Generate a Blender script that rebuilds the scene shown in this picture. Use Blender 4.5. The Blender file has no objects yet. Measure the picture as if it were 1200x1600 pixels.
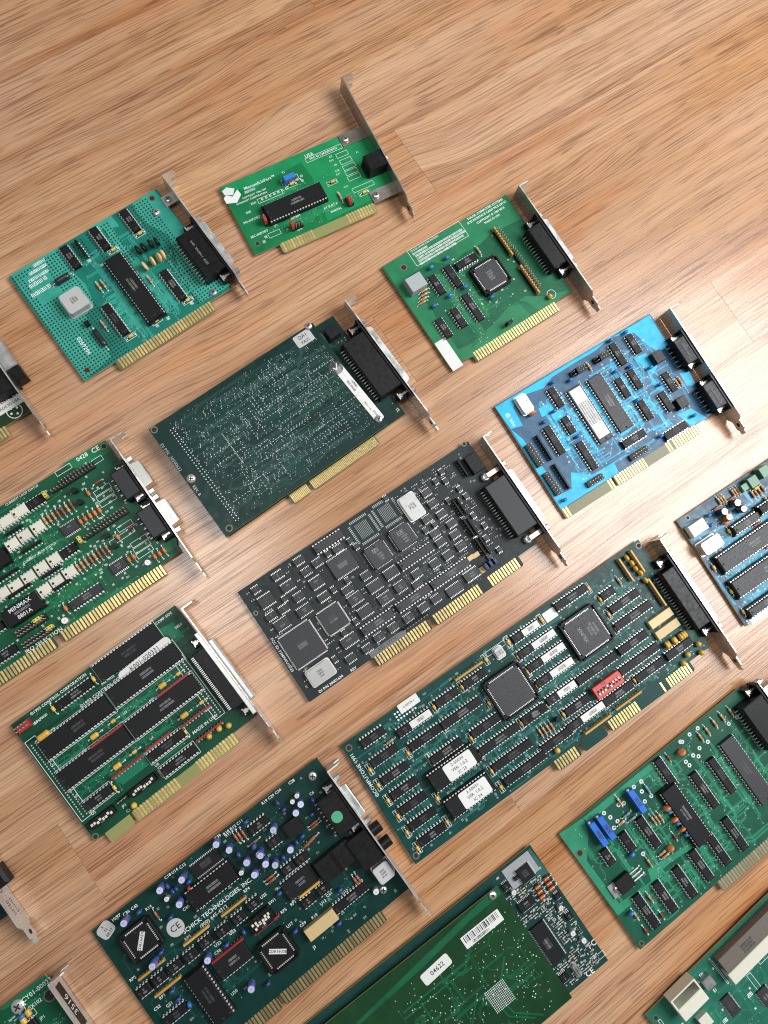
import bpy, math, random, bmesh
from mathutils import Vector, Matrix
random.seed(7)
S = 0.001                      # everything below is written in millimetres
scene = bpy.context.scene
col = scene.collection

# ------------------------------------------------------------------ camera, world, lamp, exposure
cam_d = bpy.data.cameras.new('camera'); cam = bpy.data.objects.new('camera', cam_d); col.objects.link(cam)
CAM_POS = Vector((-104.423, -33.929, 568.865)); FW = Vector((0.180237, 0.058562, -0.981878)); UP = Vector((0.508702, 0.848814, 0.144005))
rt = FW.cross(UP).normalized(); up = rt.cross(FW).normalized()
cam.matrix_world = Matrix.Translation(CAM_POS * S) @ Matrix((rt, up, -FW)).transposed().to_4x4()
cam_d.sensor_fit = 'VERTICAL'; cam_d.sensor_height = 24.0; cam_d.lens = 24.0 * 1173.936 / 1600.0
cam_d.clip_start = 0.02; cam_d.clip_end = 50
scene.camera = cam

world = bpy.data.worlds.new('World'); scene.world = world; world.use_nodes = True
bg = world.node_tree.nodes['Background']; bg.inputs[0].default_value = (0.93, 0.96, 1.0, 1); bg.inputs[1].default_value = 0.24

lamp_d = bpy.data.lights.new('ceiling_lamp', 'AREA'); lamp_d.shape = 'DISK'; lamp_d.size = 1.05
lamp_d.energy = 41; lamp_d.color = (0.97, 0.985, 1.0)
lamp = bpy.data.objects.new('ceiling_lamp', lamp_d); col.objects.link(lamp)
lamp.location = (1.04, -0.25, 1.30)
lamp.rotation_euler = (Vector((0.42, 0.20, 0)) - Vector(lamp.location)).to_track_quat('-Z', 'Y').to_euler()

over_d = bpy.data.lights.new('overhead_lamp', 'AREA'); over_d.shape = 'DISK'; over_d.size = 0.55; over_d.energy = 10; over_d.color = (1.0, 0.985, 0.96)
over = bpy.data.objects.new('overhead_lamp', over_d); col.objects.link(over); over.location = (-0.25, 0.28, 2.2)

scene.view_settings.view_transform = 'Standard'; scene.view_settings.look = 'None'
scene.view_settings.exposure = 0.0; scene.view_settings.gamma = 1.0
scene.cycles.use_denoising = False; scene.cycles.filter_width = 1.1
scene.cycles.max_bounces = 6; scene.cycles.glossy_bounces = 4; scene.cycles.transmission_bounces = 4

# ------------------------------------------------------------------ materials
MATS = {}
def nodes_of(m):
    m.use_nodes = True; nt = m.node_tree
    return nt, nt.nodes, nt.links, nt.nodes['Principled BSDF']
def mat(name, c, rough=0.5, metal=0.0, var=0.12, vscale=300, bump=0.0, bscale=2500, spec=0.5, coat=0.0, rvar=0.0, trans=0.0):
    if name in MATS: return MATS[name]
    m = bpy.data.materials.new(name); nt, N, L, b = nodes_of(m)
    b.inputs['Roughness'].default_value = rough; b.inputs['Metallic'].default_value = metal
    b.inputs['Specular IOR Level'].default_value = spec
    if coat: b.inputs['Coat Weight'].default_value = coat; b.inputs['Coat Roughness'].default_value = 0.12
    if trans: b.inputs['Transmission Weight'].default_value = trans
    tc = N.new('ShaderNodeTexCoord'); no = N.new('ShaderNodeTexNoise'); no.inputs['Scale'].default_value = vscale
    no.inputs['Detail'].default_value = 5; L.new(tc.outputs['Object'], no.inputs['Vector'])
    oi = N.new('ShaderNodeObjectInfo')
    mx = N.new('ShaderNodeMix'); mx.data_type = 'RGBA'
    mx.inputs[6].default_value = (*[max(0, x * (1 - var)) for x in c], 1)
    mx.inputs[7].default_value = (*[min(1, x * (1 + var)) for x in c], 1)
    L.new(no.outputs['Fac'], mx.inputs[0]); 
    hs = N.new('ShaderNodeHueSaturation'); mr = N.new('ShaderNodeMapRange')
    mr.inputs[3].default_value = 1 - var; mr.inputs[4].default_value = 1 + var
    L.new(oi.outputs['Random'], mr.inputs[0]); L.new(mr.outputs[0], hs.inputs['Value']); L.new(mx.outputs[2], hs.inputs['Color'])
    L.new(hs.outputs[0], b.inputs['Base Color'])
    if rvar:
        r2 = N.new('ShaderNodeMapRange'); r2.inputs[3].default_value = max(.02, rough - rvar); r2.inputs[4].default_value = rough + rvar
        r2.inputs[1].default_value = .3; r2.inputs[2].default_value = .7
        L.new(no.outputs['Fac'], r2.inputs[0]); L.new(r2.outputs[0], b.inputs['Roughness'])
    if bump:
        n2 = N.new('ShaderNodeTexNoise'); n2.inputs['Scale'].default_value = bscale; n2.inputs['Detail'].default_value = 3
        L.new(tc.outputs['Object'], n2.inputs['Vector'])
        bp = N.new('ShaderNodeBump'); bp.inputs['Strength'].default_value = bump; bp.inputs['Distance'].default_value = 0.0003
        L.new(n2.outputs['Fac'], bp.inputs['Height']); L.new(bp.outputs[0], b.inputs['Normal'])
    MATS[name] = m; return m

def mask_mat(name, c, rough=0.34, spec=.5):
    """solder mask: a lacquer with a faint weave and buried copper that shows a little lighter"""
    if name in MATS: return MATS[name]
    m = bpy.data.materials.new(name); nt, N, L, b = nodes_of(m)
    tc = N.new('ShaderNodeTexCoord')
    no = N.new('ShaderNodeTexNoise'); no.inputs['Scale'].default_value = 45; no.inputs['Detail'].default_value = 6; no.inputs['Roughness'].default_value = .6
    L.new(tc.outputs['Object'], no.inputs['Vector'])
    cr = N.new('ShaderNodeValToRGB'); cr.color_ramp.elements[0].position = .3; cr.color_ramp.elements[1].position = .72
    cr.color_ramp.elements[0].color = (*[x * .80 for x in c], 1); cr.color_ramp.elements[1].color = (*[min(1, x * 1.22) for x in c], 1)
    L.new(no.outputs['Fac'], cr.inputs[0])
    L.new(cr.outputs[0], b.inputs['Base Color'])
    n3 = N.new('ShaderNodeTexNoise'); n3.inputs['Scale'].default_value = 160; n3.inputs['Detail'].default_value = 4
    L.new(tc.outputs['Object'], n3.inputs['Vector'])
    mr = N.new('ShaderNodeMapRange'); mr.inputs[1].default_value = .3; mr.inputs[2].default_value = .7; mr.inputs[3].default_value = rough - .06; mr.inputs[4].default_value = rough + .12
    L.new(n3.outputs['Fac'], mr.inputs[0]); L.new(mr.outputs[0], b.inputs['Roughness'])
    wv = N.new('ShaderNodeTexChecker'); wv.inputs['Scale'].default_value = 1700
    L.new(tc.outputs['Object'], wv.inputs['Vector'])
    ad = N.new('ShaderNodeMath'); ad.operation = 'MULTIPLY_ADD'; ad.inputs[1].default_value = .25
    L.new(wv.outputs['Fac'], ad.inputs[0]); L.new(n3.outputs['Fac'], ad.inputs[2])
    bp = N.new('ShaderNodeBump'); bp.inputs['Strength'].default_value = .12; bp.inputs['Distance'].default_value = 0.0002
    L.new(ad.outputs[0], bp.inputs['Height']); L.new(bp.outputs[0], b.inputs['Normal'])
    b.inputs['Specular IOR Level'].default_value = spec
    MATS[name] = m; return m

mat('chip_black', (.0075, .0078, .0085), .50, var=.25, vscale=900, bump=.2, bscale=5000, rvar=.10, spec=.22)
mat('chip_grey', (.017, .018, .020), .52, var=.2, vscale=900, bump=.25, bscale=5000, rvar=.08)
mat('plastic_black', (.006, .006, .0065), .40, var=.25, bump=.12, rvar=.08, spec=.24)
mat('marking', (.20, .20, .20), .6)
mat('marking_faint', (.055, .055, .058), .6)
mat('tin', (.66, .66, .64), .36, .35, var=.15, vscale=2500)
mat('solder', (.50, .53, .51), .34, .35, var=.22, vscale=2000)
mat('gold', (.64, .48, .19), .34, .6, var=.22, vscale=700, rvar=.14)
mat('finger_grey', (.30, .25, .17), .40, .4, var=.2)
mat('finger_dull', (.36, .26, .11), .36, .6, var=.25, vscale=700)  # contact gold with dark reflection put into the colour, also subdues lamp glare
mat('gold_pale', (.66, .60, .40), .42, .8, var=.10, vscale=500)
mat('pin_gold', (.66, .60, .46), .3, .5)
mat('laminate_edge', (.33, .32, .13), .55)
mat('laminate_bare', (.13, .12, .045), .45, var=.10)
mat('laminate_yellow', (.23, .23, .075), .45, var=.10)
mat('laminate_pale', (.27, .26, .22), .45, var=.10)
mat('tab_dark', (.020, .035, .020), .45)
mat('steel', (.62, .61, .58), .30, .8, var=.22, vscale=90, bump=.12, bscale=900, rvar=.16)
mat('steel_dull', (.52, .51, .49), .44, .8, var=.2, vscale=80, bump=.2, bscale=700, rvar=.14)
mat('steel_brown', (.46, .41, .35), .34, .85, var=.2, vscale=60, rvar=.12)
mat('can_silver', (.36, .36, .35), .46, .8, var=.10, vscale=200, rvar=.12)
mat('can_matt', (.48, .48, .47), .55, .35, var=.08, vscale=200)
mat('white_plastic', (.62, .60, .50), .45, var=.06)
mat('cream_plastic', (.62, .60, .50), .45, var=.08)
mat('grey_plastic', (.33, .37, .38), .45, var=.08)
mat('paper', (.62, .62, .59), .65, var=.05, vscale=120)
mat('shield_patch_grey', (.26, .27, .28), .55)
mat('paper_dark', (.13, .135, .135), .6)
mat('paper_grey', (.42, .42, .41), .65, var=.06)
mat('ink', (.02, .02, .025), .6)
mat('silk', (.68, .70, .68), .6, var=.12, vscale=3000)
mat('trace_pale', (.032, .085, .070), .5)
mat('silk_dim', (.30, .36, .34), .6, var=.2, vscale=3000)
mat('cap_yellow', (.60, .36, .06), .38, var=.12)
mat('cap_tan', (.58, .42, .20), .5, var=.12)
mat('cap_orange', (.52, .16, .045), .4, var=.15)
mat('cap_blue', (.03, .16, .45), .32, var=.2)
mat('cap_navy', (.02, .05, .18), .35, var=.2)
mat('el_violet', (.10, .12, .38), .32, var=.15)
mat('el_top', (.56, .56, .72), .38, .25, var=.06)
mat('el_black', (.018, .018, .02), .32)
mat('el_silver', (.62, .62, .62), .35, .7)
mat('res_tan', (.50, .33, .18), .45, var=.15)
mat('res_blue', (.10, .30, .42), .4, var=.15)
mat('res_brown', (.22, .09, .05), .45, var=.15)
mat('band_red', (.40, .03, .02), .45); mat('band_brown', (.12, .04, .02), .45); mat('band_gold', (.28, .17, .05), .4)
mat('rn_red', (.24, .020, .022), .42, var=.15)
mat('rn_gold', (.48, .27, .06), .40, var=.15)
mat('switch_red', (.55, .055, .055), .42, var=.08)
mat('jumper_red', (.40, .035, .03), .45); mat('jumper_yellow', (.62, .50, .10), .45); mat('jumper_navy', (.015, .035, .11), .4)
mat('trim_blue', (.02, .13, .55), .38, var=.08)
mat('led_green', (.045, .16, .075), .4); mat('dot_green', (.05, .30, .16), .6)
mat('diode_red', (.26, .03, .02), .3); mat('glass_diode', (.42, .33, .25), .25)
mat('copper', (.60, .24, .12), .35, .8)
mat('hole_ring', (.10, .12, .07), .4)
mat('via', (.26, .29, .26), .4, .2)
mat('hole_dark', (.012, .012, .010), .8)
mat('shield_grey', (.030, .032, .034), .55, .0, bump=.2, spec=.35)
mat('shell_bright', (.52, .52, .50), .36, .75, var=.2, vscale=150, rvar=.12)
mat('slot_metal', (.17, .145, .12), .45, .3)

# ------------------------------------------------------------------ mesh building
class MB:
    def __init__(s): s.v = []; s.f = []; s.m = []; s.slots = []
    def slot(s, name):
        if name not in s.slots: s.slots.append(name)
        return s.slots.index(name)
    def poly(s, pts, m):
        b = len(s.v); s.v += [tuple(p) for p in pts]; s.f.append(tuple(range(b, b + len(pts)))); s.m.append(s.slot(m)); return s
    def box(s, x0, x1, y0, y1, z0, z1, m, cham=0.0, taper=0.0):
        """box; cham cuts the top edges, taper draws the top in"""
        k = s.slot(m); b = len(s.v); t = taper
        if cham:
            c = cham
            rings = [(x0, x1, y0, y1, z0), (x0 + t, x1 - t, y0 + t, y1 - t, z1 - c), (x0 + t + c, x1 - t - c, y0 + t + c, y1 - t - c, z1)]
        else: rings = [(x0, x1, y0, y1, z0), (x0 + t, x1 - t, y0 + t, y1 - t, z1)]
        for (a, b_, c_, d, z) in rings: s.v += [(a, c_, z), (b_, c_, z), (b_, d, z), (a, d, z)]
        n = len(rings)
        for r in range(n - 1):
            for i in range(4):
                j = (i + 1) % 4; s.f.append((b + r * 4 + i, b + r * 4 + j, b + r * 4 + 4 + j, b + r * 4 + 4 + i)); s.m.append(k)
        e = b + (n - 1) * 4
        s.f.append((e, e + 1, e + 2, e + 3)); s.m.append(k); s.f.append((b + 3, b + 2, b + 1, b)); s.m.append(k)
        return s
    def prism(s, pts, z0, z1, m, mside=None, cham=0.0):
        k = s.slot(m); ks = s.slot(mside or m); n = len(pts); b = len(s.v)
        ar = sum(pts[i][0] * pts[(i + 1) % n][1] - pts[(i + 1) % n][0] * pts[i][1] for i in range(n))
        if ar < 0: pts = pts[::-1]
        s.v += [(x, y, z0) for x, y in pts] + [(x, y, z1) for x, y in pts]
        for i in range(n):
            j = (i + 1) % n; s.f.append((b + i, b + j, b + n + j, b + n + i)); s.m.append(ks)
        s.f.append(tuple(range(b + n, b + 2 * n))); s.m.append(k); s.f.append(tuple(range(b + n - 1, b - 1, -1))); s.m.append(ks)
        return s
    def lathe(s, prof, m, axis='z', c=(0, 0, 0), n=12, caps=True, mats=None):
        """prof: (r, h) along the axis"""
        b = len(s.v)
        for (r, h) in prof:
            for i in range(n):
                a = 2 * math.pi * i / n; p, q = r * math.cos(a), r * math.sin(a)
                if axis == 'z': w = (c[0] + p, c[1] + q, c[2] + h)
                elif axis == 'x': w = (c[0] + h, c[1] + p, c[2] + q)
                else: w = (c[0] + q, c[1] + h, c[2] + p)
                s.v.append(w)
        for r in range(len(prof) - 1):
            k = s.slot(mats[r] if mats else m)
            for i in range(n):
                j = (i + 1) % n; s.f.append((b + r * n + i, b + r * n + j, b + (r + 1) * n + j, b + (r + 1) * n + i)); s.m.append(k)
        if caps:
            e = b + (len(prof) - 1) * n
            s.f.append(tuple(range(e, e + n))); s.m.append(s.slot(mats[-1] if mats else m)); s.f.append(tuple(range(b + n - 1, b - 1, -1))); s.m.append(s.slot(mats[0] if mats else m))
        return s
    def tube(s, pts, r, m, n=5):
        b = len(s.v); k = s.slot(m); P = [Vector(p) for p in pts]
        for i, p in enumerate(P):
            d = (P[min(i + 1, len(P) - 1)] - P[max(i - 1, 0)]).normalized()
            a = d.cross(Vector((0, 0, 1)) if abs(d.z) < .9 else Vector((1, 0, 0))).normalized(); c = d.cross(a)
            for q in range(n):
                t = 2 * math.pi * q / n; s.v.append(tuple(p + a * (r * math.cos(t)) + c * (r * math.sin(t))))
        for i in range(len(P) - 1):
            for q in range(n):
                w = (q + 1) % n; s.f.append((b + i * n + q, b + i * n + w, b + (i + 1) * n + w, b + (i + 1) * n + q)); s.m.append(k)
        s.f.append(tuple(range(b + n - 1, b - 1, -1))); s.m.append(k); e = b + (len(P) - 1) * n; s.f.append(tuple(range(e, e + n))); s.m.append(k)
        return s
    def rect(s, cx, cy, w, h, z, m, a=0.0):
        ca, sa = math.cos(a), math.sin(a)
        return s.poly([(cx + x * ca - y * sa, cy + x * sa + y * ca, z) for x, y in ((-w / 2, -h / 2), (w / 2, -h / 2), (w / 2, h / 2), (-w / 2, h / 2))], m)
    def line(s, pts, w, z, m):
        z += random.random() * .012
        for (x0, y0), (x1, y1) in zip(pts, pts[1:]):
            dx, dy = x1 - x0, y1 - y0; l = math.hypot(dx, dy)
            if l < 1e-6: continue
            z += .0015
            nx, ny = -dy / l * w / 2, dx / l * w / 2; ex, ey = dx / l * w * .3, dy / l * w * .3
            s.poly([(x0 - nx - ex, y0 - ny - ey, z), (x1 - nx + ex, y1 - ny + ey, z), (x1 + nx + ex, y1 + ny + ey, z), (x0 + nx - ex, y0 + ny - ey, z)], m)
        return s
    def disc(s, x, y, r, z, m, n=8):
        z += random.random() * .008
        return s.poly([(x + r * math.cos(2 * math.pi * i / n), y + r * math.sin(2 * math.pi * i / n), z) for i in range(n)], m)
    def dome(s, x, y, r, z, m): return s.lathe([(r, 0), (r * .72, r * .5), (r * .25, r * .72)], m, 'z', (x, y, z), 6)
    def ring(s, x, y, r0, r1, z, m, n=14):
        for i in range(n):
            a, b = 2 * math.pi * i / n, 2 * math.pi * (i + 1) / n
            s.poly([(x + r0 * math.cos(a), y + r0 * math.sin(a), z), (x + r1 * math.cos(a), y + r1 * math.sin(a), z), (x + r1 * math.cos(b), y + r1 * math.sin(b), z), (x + r0 * math.cos(b), y + r0 * math.sin(b), z)], m)
        return s
    def mesh(s, name, smooth=False):
        me = bpy.data.meshes.new(name)
        me.from_pydata([(x * S, y * S, z * S) for x, y, z in s.v], [], s.f)
        for n in s.slots: me.materials.append(MATS[n])
        me.polygons.foreach_set('material_index', s.m)
        if smooth: me.polygons.foreach_set('use_smooth', [True] * len(s.f))
        me.update(); return me
    def obj(s, name, parent, loc=(0, 0, 0), rz=0.0, smooth=False, kind=None):
        return link(name, s.mesh(name, smooth), parent, loc, rz, kind)
def link(name, me, parent, loc=(0, 0, 0), rz=0.0, kind=None):
    o = bpy.data.objects.new(name, me); col.objects.link(o); o.parent = parent
    o.location = (loc[0] * S, loc[1] * S, loc[2] * S); o.rotation_euler = (0, 0, rz)
    if kind: o['kind'] = kind
    return o
CACHE = {}
def cached(key, build, smooth=False):
    if key not in CACHE:
        b = build(); CACHE[key] = b.mesh(str(key[0]), smooth)
    return CACHE[key]
R90 = math.pi / 2
def rot(ax): return R90 if ax == 'v' else 0.0

# text is gathered and turned into meshes at the end
TEXTS = []
def text(parent, s, x, y, z, size, ang=0, m='silk', name='printed_text', bold=.012, sx=1.0):
    TEXTS.append((parent, s, x, y, z, size, math.radians(ang), m, name, bold, sx))

WALL = []
def wall_text(parent, s, u, v, z, size, m='ink'): WALL.append((parent, s, u, v, z, size, m))

def scribble(b, x, y, z, n, h, m, ang=0.0, rng=random):
    """print too small to read: n tiny letter-like marks"""
    ca, sa = math.cos(ang), math.sin(ang); w = h * .62
    def P(px, py): return (x + px * ca - py * sa, y + px * sa + py * ca)
    px = -n * w / 2
    for i in range(n):
        t = h * .17; q = w * .68
        k = rng.randrange(5)
        segs = {0: [(0, 0, 0, h), (0, h, q, h), (q, h, q, 0)], 1: [(q / 2, 0, q / 2, h)], 2: [(0, h, q, h), (q, h, q, h / 2), (q, h / 2, 0, h / 2), (0, h / 2, 0, 0), (0, 0, q, 0)],
                3: [(0, 0, 0, h), (0, h, q, h), (0, h / 2, q, h / 2), (0, 0, q, 0)], 4: [(0, 0, 0, h), (0, 0, q, 0), (q, 0, q, h), (0, h, q, h)]}[k]
        for (a, c, d, e) in segs: b.line([P(px + a, c - h / 2), P(px + d, e - h / 2)], t, z, m)
        px += w

# ------------------------------------------------------------------ parts of a card (origin on the board's face)
def dip_body(L, w, m, cham=.35):
    b = MB(); h = 3.6
    b.box(-L / 2, L / 2, -w / 2, w / 2, .55, 2.0, m, 0, .0)
    b.box(-L / 2, L / 2, -w / 2, w / 2, 2.0, h, m, cham, .12)
    b.disc(-L / 2 + 1.9, 0, .95, h + .015, 'hole_dark', 10)
    b.disc(-L / 2 + 2.2, -w / 2 + 1.4, .45, h + .016, 'marking_faint', 8)
    return b
def dip_pins(n, w, L):
    b = MB(); k = n // 2
    for i in range(k):
        x = (i - (k - 1) / 2) * 2.54
        for sgn in (-1, 1):
            y0 = sgn * (w / 2); y1 = sgn * (w / 2 + .75)
            b.box(x - .72, x + .72, min(y0, y1), max(y0, y1), 1.7, 2.05, 'tin')
            b.box(x - .45, x + .45, min(y1, sgn * (w / 2 + .45)), max(y1, sgn * (w / 2 + .45)), -.1, 1.75, 'tin')
            b.lathe([(.75, 0), (.55, .22), (.2, .3)], 'solder', c=(x, sgn * (w / 2 + .62), 0), n=6)
    return b
def sock_base(n, w, L):
    b = MB()
    b.box(-L / 2 - .6, L / 2 + .6, -w / 2 - 1.5, w / 2 + 1.5, .2, 3.6, 'plastic_black', .25)
    return b
def chip(card, x, y, ax, n, wide, opt, rng):
    """dual in-line chip"""
    w = 6.4 if wide == 3 else 13.6; L = n / 2 * 2.54 - .2
    grey = 'g' in opt; white = 'w' in opt; sk = 's' in opt
    if white and not sk: L -= .8; w = 7.2
    bm = 'white_plastic' if white else ('chip_grey' if grey else 'chip_black')
    nm = 'optocoupler' if white else 'dip_chip'
    z = ZT[0]
    if sk:
        o = link('socketed_chip', cached(('chip_socket', n, w), lambda: sock_base(n, w, L)), card, (x, y, z), rot(ax))
        body = link('chip_body', cached(('chip_body', n, w, bm), lambda: dip_body(L, w, bm)), o, (0, 0, 3.2))
        link('pins', cached(('pins', n, w), lambda: dip_pins(n, w, L)), o, (0, 0, 3.0), 0, 'stuff'); zt = 6.8
    else:
        o = link(nm, cached((nm, n, w, bm), lambda: dip_body(L, w, bm)), card, (x, y, z), rot(ax))
        link('pins', cached(('pins', n, w), lambda: dip_pins(n, w, L)), o, (0, 0, 0), 0, 'stuff'); zt = 3.6
    if 'l' in opt:      # paper label over most of it
        b = MB(); f0 = -.12 if n < 30 else -.42
        b.prism([(L * f0, -w * .40), (L * .47, -w * .40), (L * .47, w * .40), (L * f0, w * .40)], zt + .02, zt + .10, 'paper')
        for r in range(2 if w < 8 else 5):
            scribble(b, L * (f0 + .47) / 2, (r - (0.5 if w < 8 else 2)) * w * (.2 if w < 8 else .15), zt + .115, int((.47 - f0) * L / 1.5), w * (.14 if w < 8 else .08), 'ink', rng=rng)
        b.obj('paper_label', o)
    if not white and 'n' not in opt and not ('l' in opt and n >= 30):
        b = MB(); m = 'marking' if rng.random() < .6 else 'marking_faint'
        if 'f' in opt: m = 'marking_faint'
        xx = -L * .28 if 'l' in opt else L * .04; nn = max(3, int(L * (.28 if 'l' in opt else .5) / 1.15)); nn = min(nn, 14)
        for r, k in ((.16, 0), (-.16, 2)): scribble(b, xx, r * min(w, 8), zt + .02, max(2, nn - rng.randrange(4)), min(w, 8) * .17, m, rng=rng)
        b.obj('chip_marking', o)
    if 'q' not in opt:
        sb = SILK[0]; ww, ll = (w / 2 + 1.6), L / 2 + .9
        pts = [(-ll, -ww), (ll, -ww), (ll, ww), (-ll, ww), (-ll, -ww)]
        if ax == 'v': pts = [(-q, p) for p, q in pts]
        if 'o' in opt: sb.line([(x + p, y + q) for p, q in pts], .3, ZT[0] + .06, 'silk')
    k = n // 2
    for i in range(k):
        for sgn in (-1, 1):
            p, q = (i - (k - 1) / 2) * 2.54, sgn * (w / 2 + .8)
            PINS.append((x + (p if ax == 'u' else -q), y + (q if ax == 'u' else p), (0, sgn) if ax == 'u' else (-sgn, 0)))
    OCC.append((x, y, (L / 2 + 1 if ax == 'u' else w / 2 + 1.2), (w / 2 + 1.2 if ax == 'u' else L / 2 + 1)))
    return o

def smd_pins(L, w, p, both):
    b = MB(); n = max(3, int((L - .4) / p))
    for i in range(n):
        x = (i - (n - 1) / 2) * p
        for sgn in (-1, 1):
            y0, y1, y2 = sgn * w / 2, sgn * (w / 2 + .5), sgn * (w / 2 + 1.15)
            b.box(x - p * .22, x + p * .22, min(y0, y1), max(y0, y1), .35, 1.0, 'tin')
            b.box(x - p * .26, x + p * .26, min(y1, y2), max(y1, y2), .03, .35, 'tin')
            if both:
                pass
    if both:
        n = max(3, int((w - .4) / p))
        for i in range(n):
            y = (i - (n - 1) / 2) * p
            for sgn in (-1, 1):
                x0, x1, x2 = sgn * L / 2, sgn * (L / 2 + .5), sgn * (L / 2 + 1.15)
                b.box(min(x0, x1), max(x0, x1), y - p * .22, y + p * .22, .35, 1.0, 'tin')
                b.box(min(x1, x2), max(x1, x2), y - p * .26, y + p * .26, .03, .35, 'tin')
    return b
def smd_chip(card, x, y, ax, L, w, rng, m='chip_grey', both=False, pitch=1.27, mark=True, h=2.2):
    L, w = round(L * 2) / 2, round(w * 2) / 2
    o = link('flat_chip' if both else 'surface_mount_chip', cached(('surface_mount_chip', L, w, m, h), lambda: MB().box(-L / 2, L / 2, -w / 2, w / 2, .2, h, m, .2, .1).disc(-L / 2 + 1, -w / 2 + 1, .4, h + .015, 'hole_dark', 8)), card, (x, y, ZT[0]), rot(ax))
    link('pins', cached(('smd_pins', L, w, pitch, both), lambda: smd_pins(L, w, pitch, both)), o, (0, 0, 0), 0, 'stuff')
    if mark:
        b = MB(); n = max(2, int(L * .55 / 1.0)); n = min(n, 12)
        for r in ((.15, -.15) if w < 9 else (.2, .05, -.1)): scribble(b, 0, r * min(w, 12), h + .02, max(2, n - rng.randrange(3)), min(w, 8) * .15, 'marking_faint' if rng.random() < .5 else 'marking', rng=rng)
        b.obj('chip_marking', o)
    OCC.append((x, y, (L / 2 + 1.4 if ax == 'u' else w / 2 + 1.4), (w / 2 + 1.4 if ax == 'u' else L / 2 + 1.4)))
    return o
def plcc(card, x, y, s, sock, rng, lines=(), m='chip_grey', label=None):
    h = s / 2; z0 = 0
    if sock:
        b = MB(); r = h + 3.2; c = 2.2
        b.prism([(-r + c, -r), (r - c, -r), (r, -r + c), (r, r - c), (r - c, r), (-r + c, r), (-r, r - c), (-r, -r + c)], .1, 3.6, 'plastic_black')
        t = 1.6   # raised rim
        for (x0, x1, y0, y1) in ((-r + c, r - c, r - t, r - .05), (-r + c, r - c, -r + .05, -r + t), (-r + .05, -r + t, -r + c, r - c), (r - t, r - .05, -r + c, r - c)): b.box(x0, x1, y0, y1, 3.6, 5.6, 'plastic_black', .3)
        o = b.obj('chip_socket', card, (x, y, ZT[0])); z0 = 1.9
        body = MB().prism([(-h + 1.2, -h), (h, -h), (h, h), (-h, h), (-h, -h + 1.2)], 2.0, 4.9 + .2, m).obj('chip_body', o); zt = 5.12
    else:
        o = MB().box(-h, h, -h, h, .6, 4.2, m, .3, .15).obj('square_chip', card, (x, y, ZT[0])); zt = 4.22
    b = MB(); n = int((s - 3) / 1.27)
    for i in range(n):
        p = (i - (n - 1) / 2) * 1.27
        for sg in (-1, 1):
            a0, a1 = sorted((sg * (h + .05), sg * (h + (1.2 if sock else .7))))
            zz = (3.4, 4.5) if sock else (.05, 2.6)
            b.box(p - .35, p + .35, a0, a1, *zz, 'tin'); b.box(a0, a1, p - .35, p + .35, *zz, 'tin')
    b.obj('pins', o, kind='stuff')
    b = MB(); b.disc(0, h - 1.6, .7, zt + .01, 'hole_dark', 10)
    for (px, py, n, hh, ang) in lines: scribble(b, px, py, zt + .02, n, hh, 'marking', math.radians(ang), rng)
    b.obj('chip_marking', o)
    if label:
        s_, lw, lh, ang = label
        q = MB().box(-lw / 2, lw / 2, -lh / 2, lh / 2, 0, .12, 'paper').obj('paper_label', o, (0, 0, zt + .03), math.radians(ang))
        text(q, s_, 0, 0, .14, lh * .8, 0, 'ink', 'printed_text', .02)
    OCC.append((x, y, h + 3, h + 3)); return o, zt

def lead_part(name, card, x, y, ax, Lb, r, m, bands=(), span=None, h=None, lead='tin'):
    """axial part lying on the board with bent leads"""
    span = span or Lb + 5; h = h or r + .3
    def build():
        b = MB(); H = Lb / 2
        prof = [(r * .45, -H), (r, -H + .35 * r), (r * (.86 if bands else 1), -H + Lb * .25)]
        mats = [m, m]
        if bands:
            xs = -H + Lb * .25
            for bd in bands:
                prof += [(r * .87, xs + .02), (r * .87, xs + Lb * .09), (r * .86, xs + Lb * .11), (r * .86, xs + Lb * .17)]; mats += [bd, bd, m, m]; xs += Lb * .17
        prof += [(r * (.86 if bands else 1), H - Lb * .22), (r, H - .35 * r), (r * .45, H)]; mats += [m, m, m]
        b.lathe(prof, m, 'x', (0, 0, h), 10, True, mats)
        for sg in (-1, 1): b.tube([(sg * (H - .2), 0, h), (sg * (span / 2 - .5), 0, h), (sg * span / 2, 0, h - .6), (sg * span / 2, 0, -.1)], .28, lead, 5)
        for sg in (-1, 1): b.lathe([(.9, 0), (.7, .2), (.3, .45)], 'solder', c=(sg * span / 2, 0, 0), n=8)
        return b
    o = link(name, cached((name, Lb, r, m, tuple(bands), span), build, True), card, (x, y, ZT[0]), rot(ax))
    OCC.append((x, y, 2, 2)); return o
def disc_cap(card, x, y, ax, m, D=5, t=2.4, lean=0.0, name='disc_capacitor'):
    def build():
        b = MB(); n = 14; R = D / 2
        prof = [(R * .55, -t / 2), (R * .9, -t * .36), (R, 0), (R * .9, t * .36), (R * .55, t / 2)]
        b.lathe(prof, m, 'y', (0, 0, R + .8), n)
        for sg in (-1, 1): b.tube([(sg * 1.3, 0, 1.4), (sg * 1.6, 0, -.1)], .26, 'tin')
        return b
    o = link(name, cached((name, D, t, m), build, True), card, (x, y, ZT[0]), rot(ax))
    o.rotation_euler = (lean, 0, rot(ax)); OCC.append((x, y, 2, 2)); return o
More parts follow.
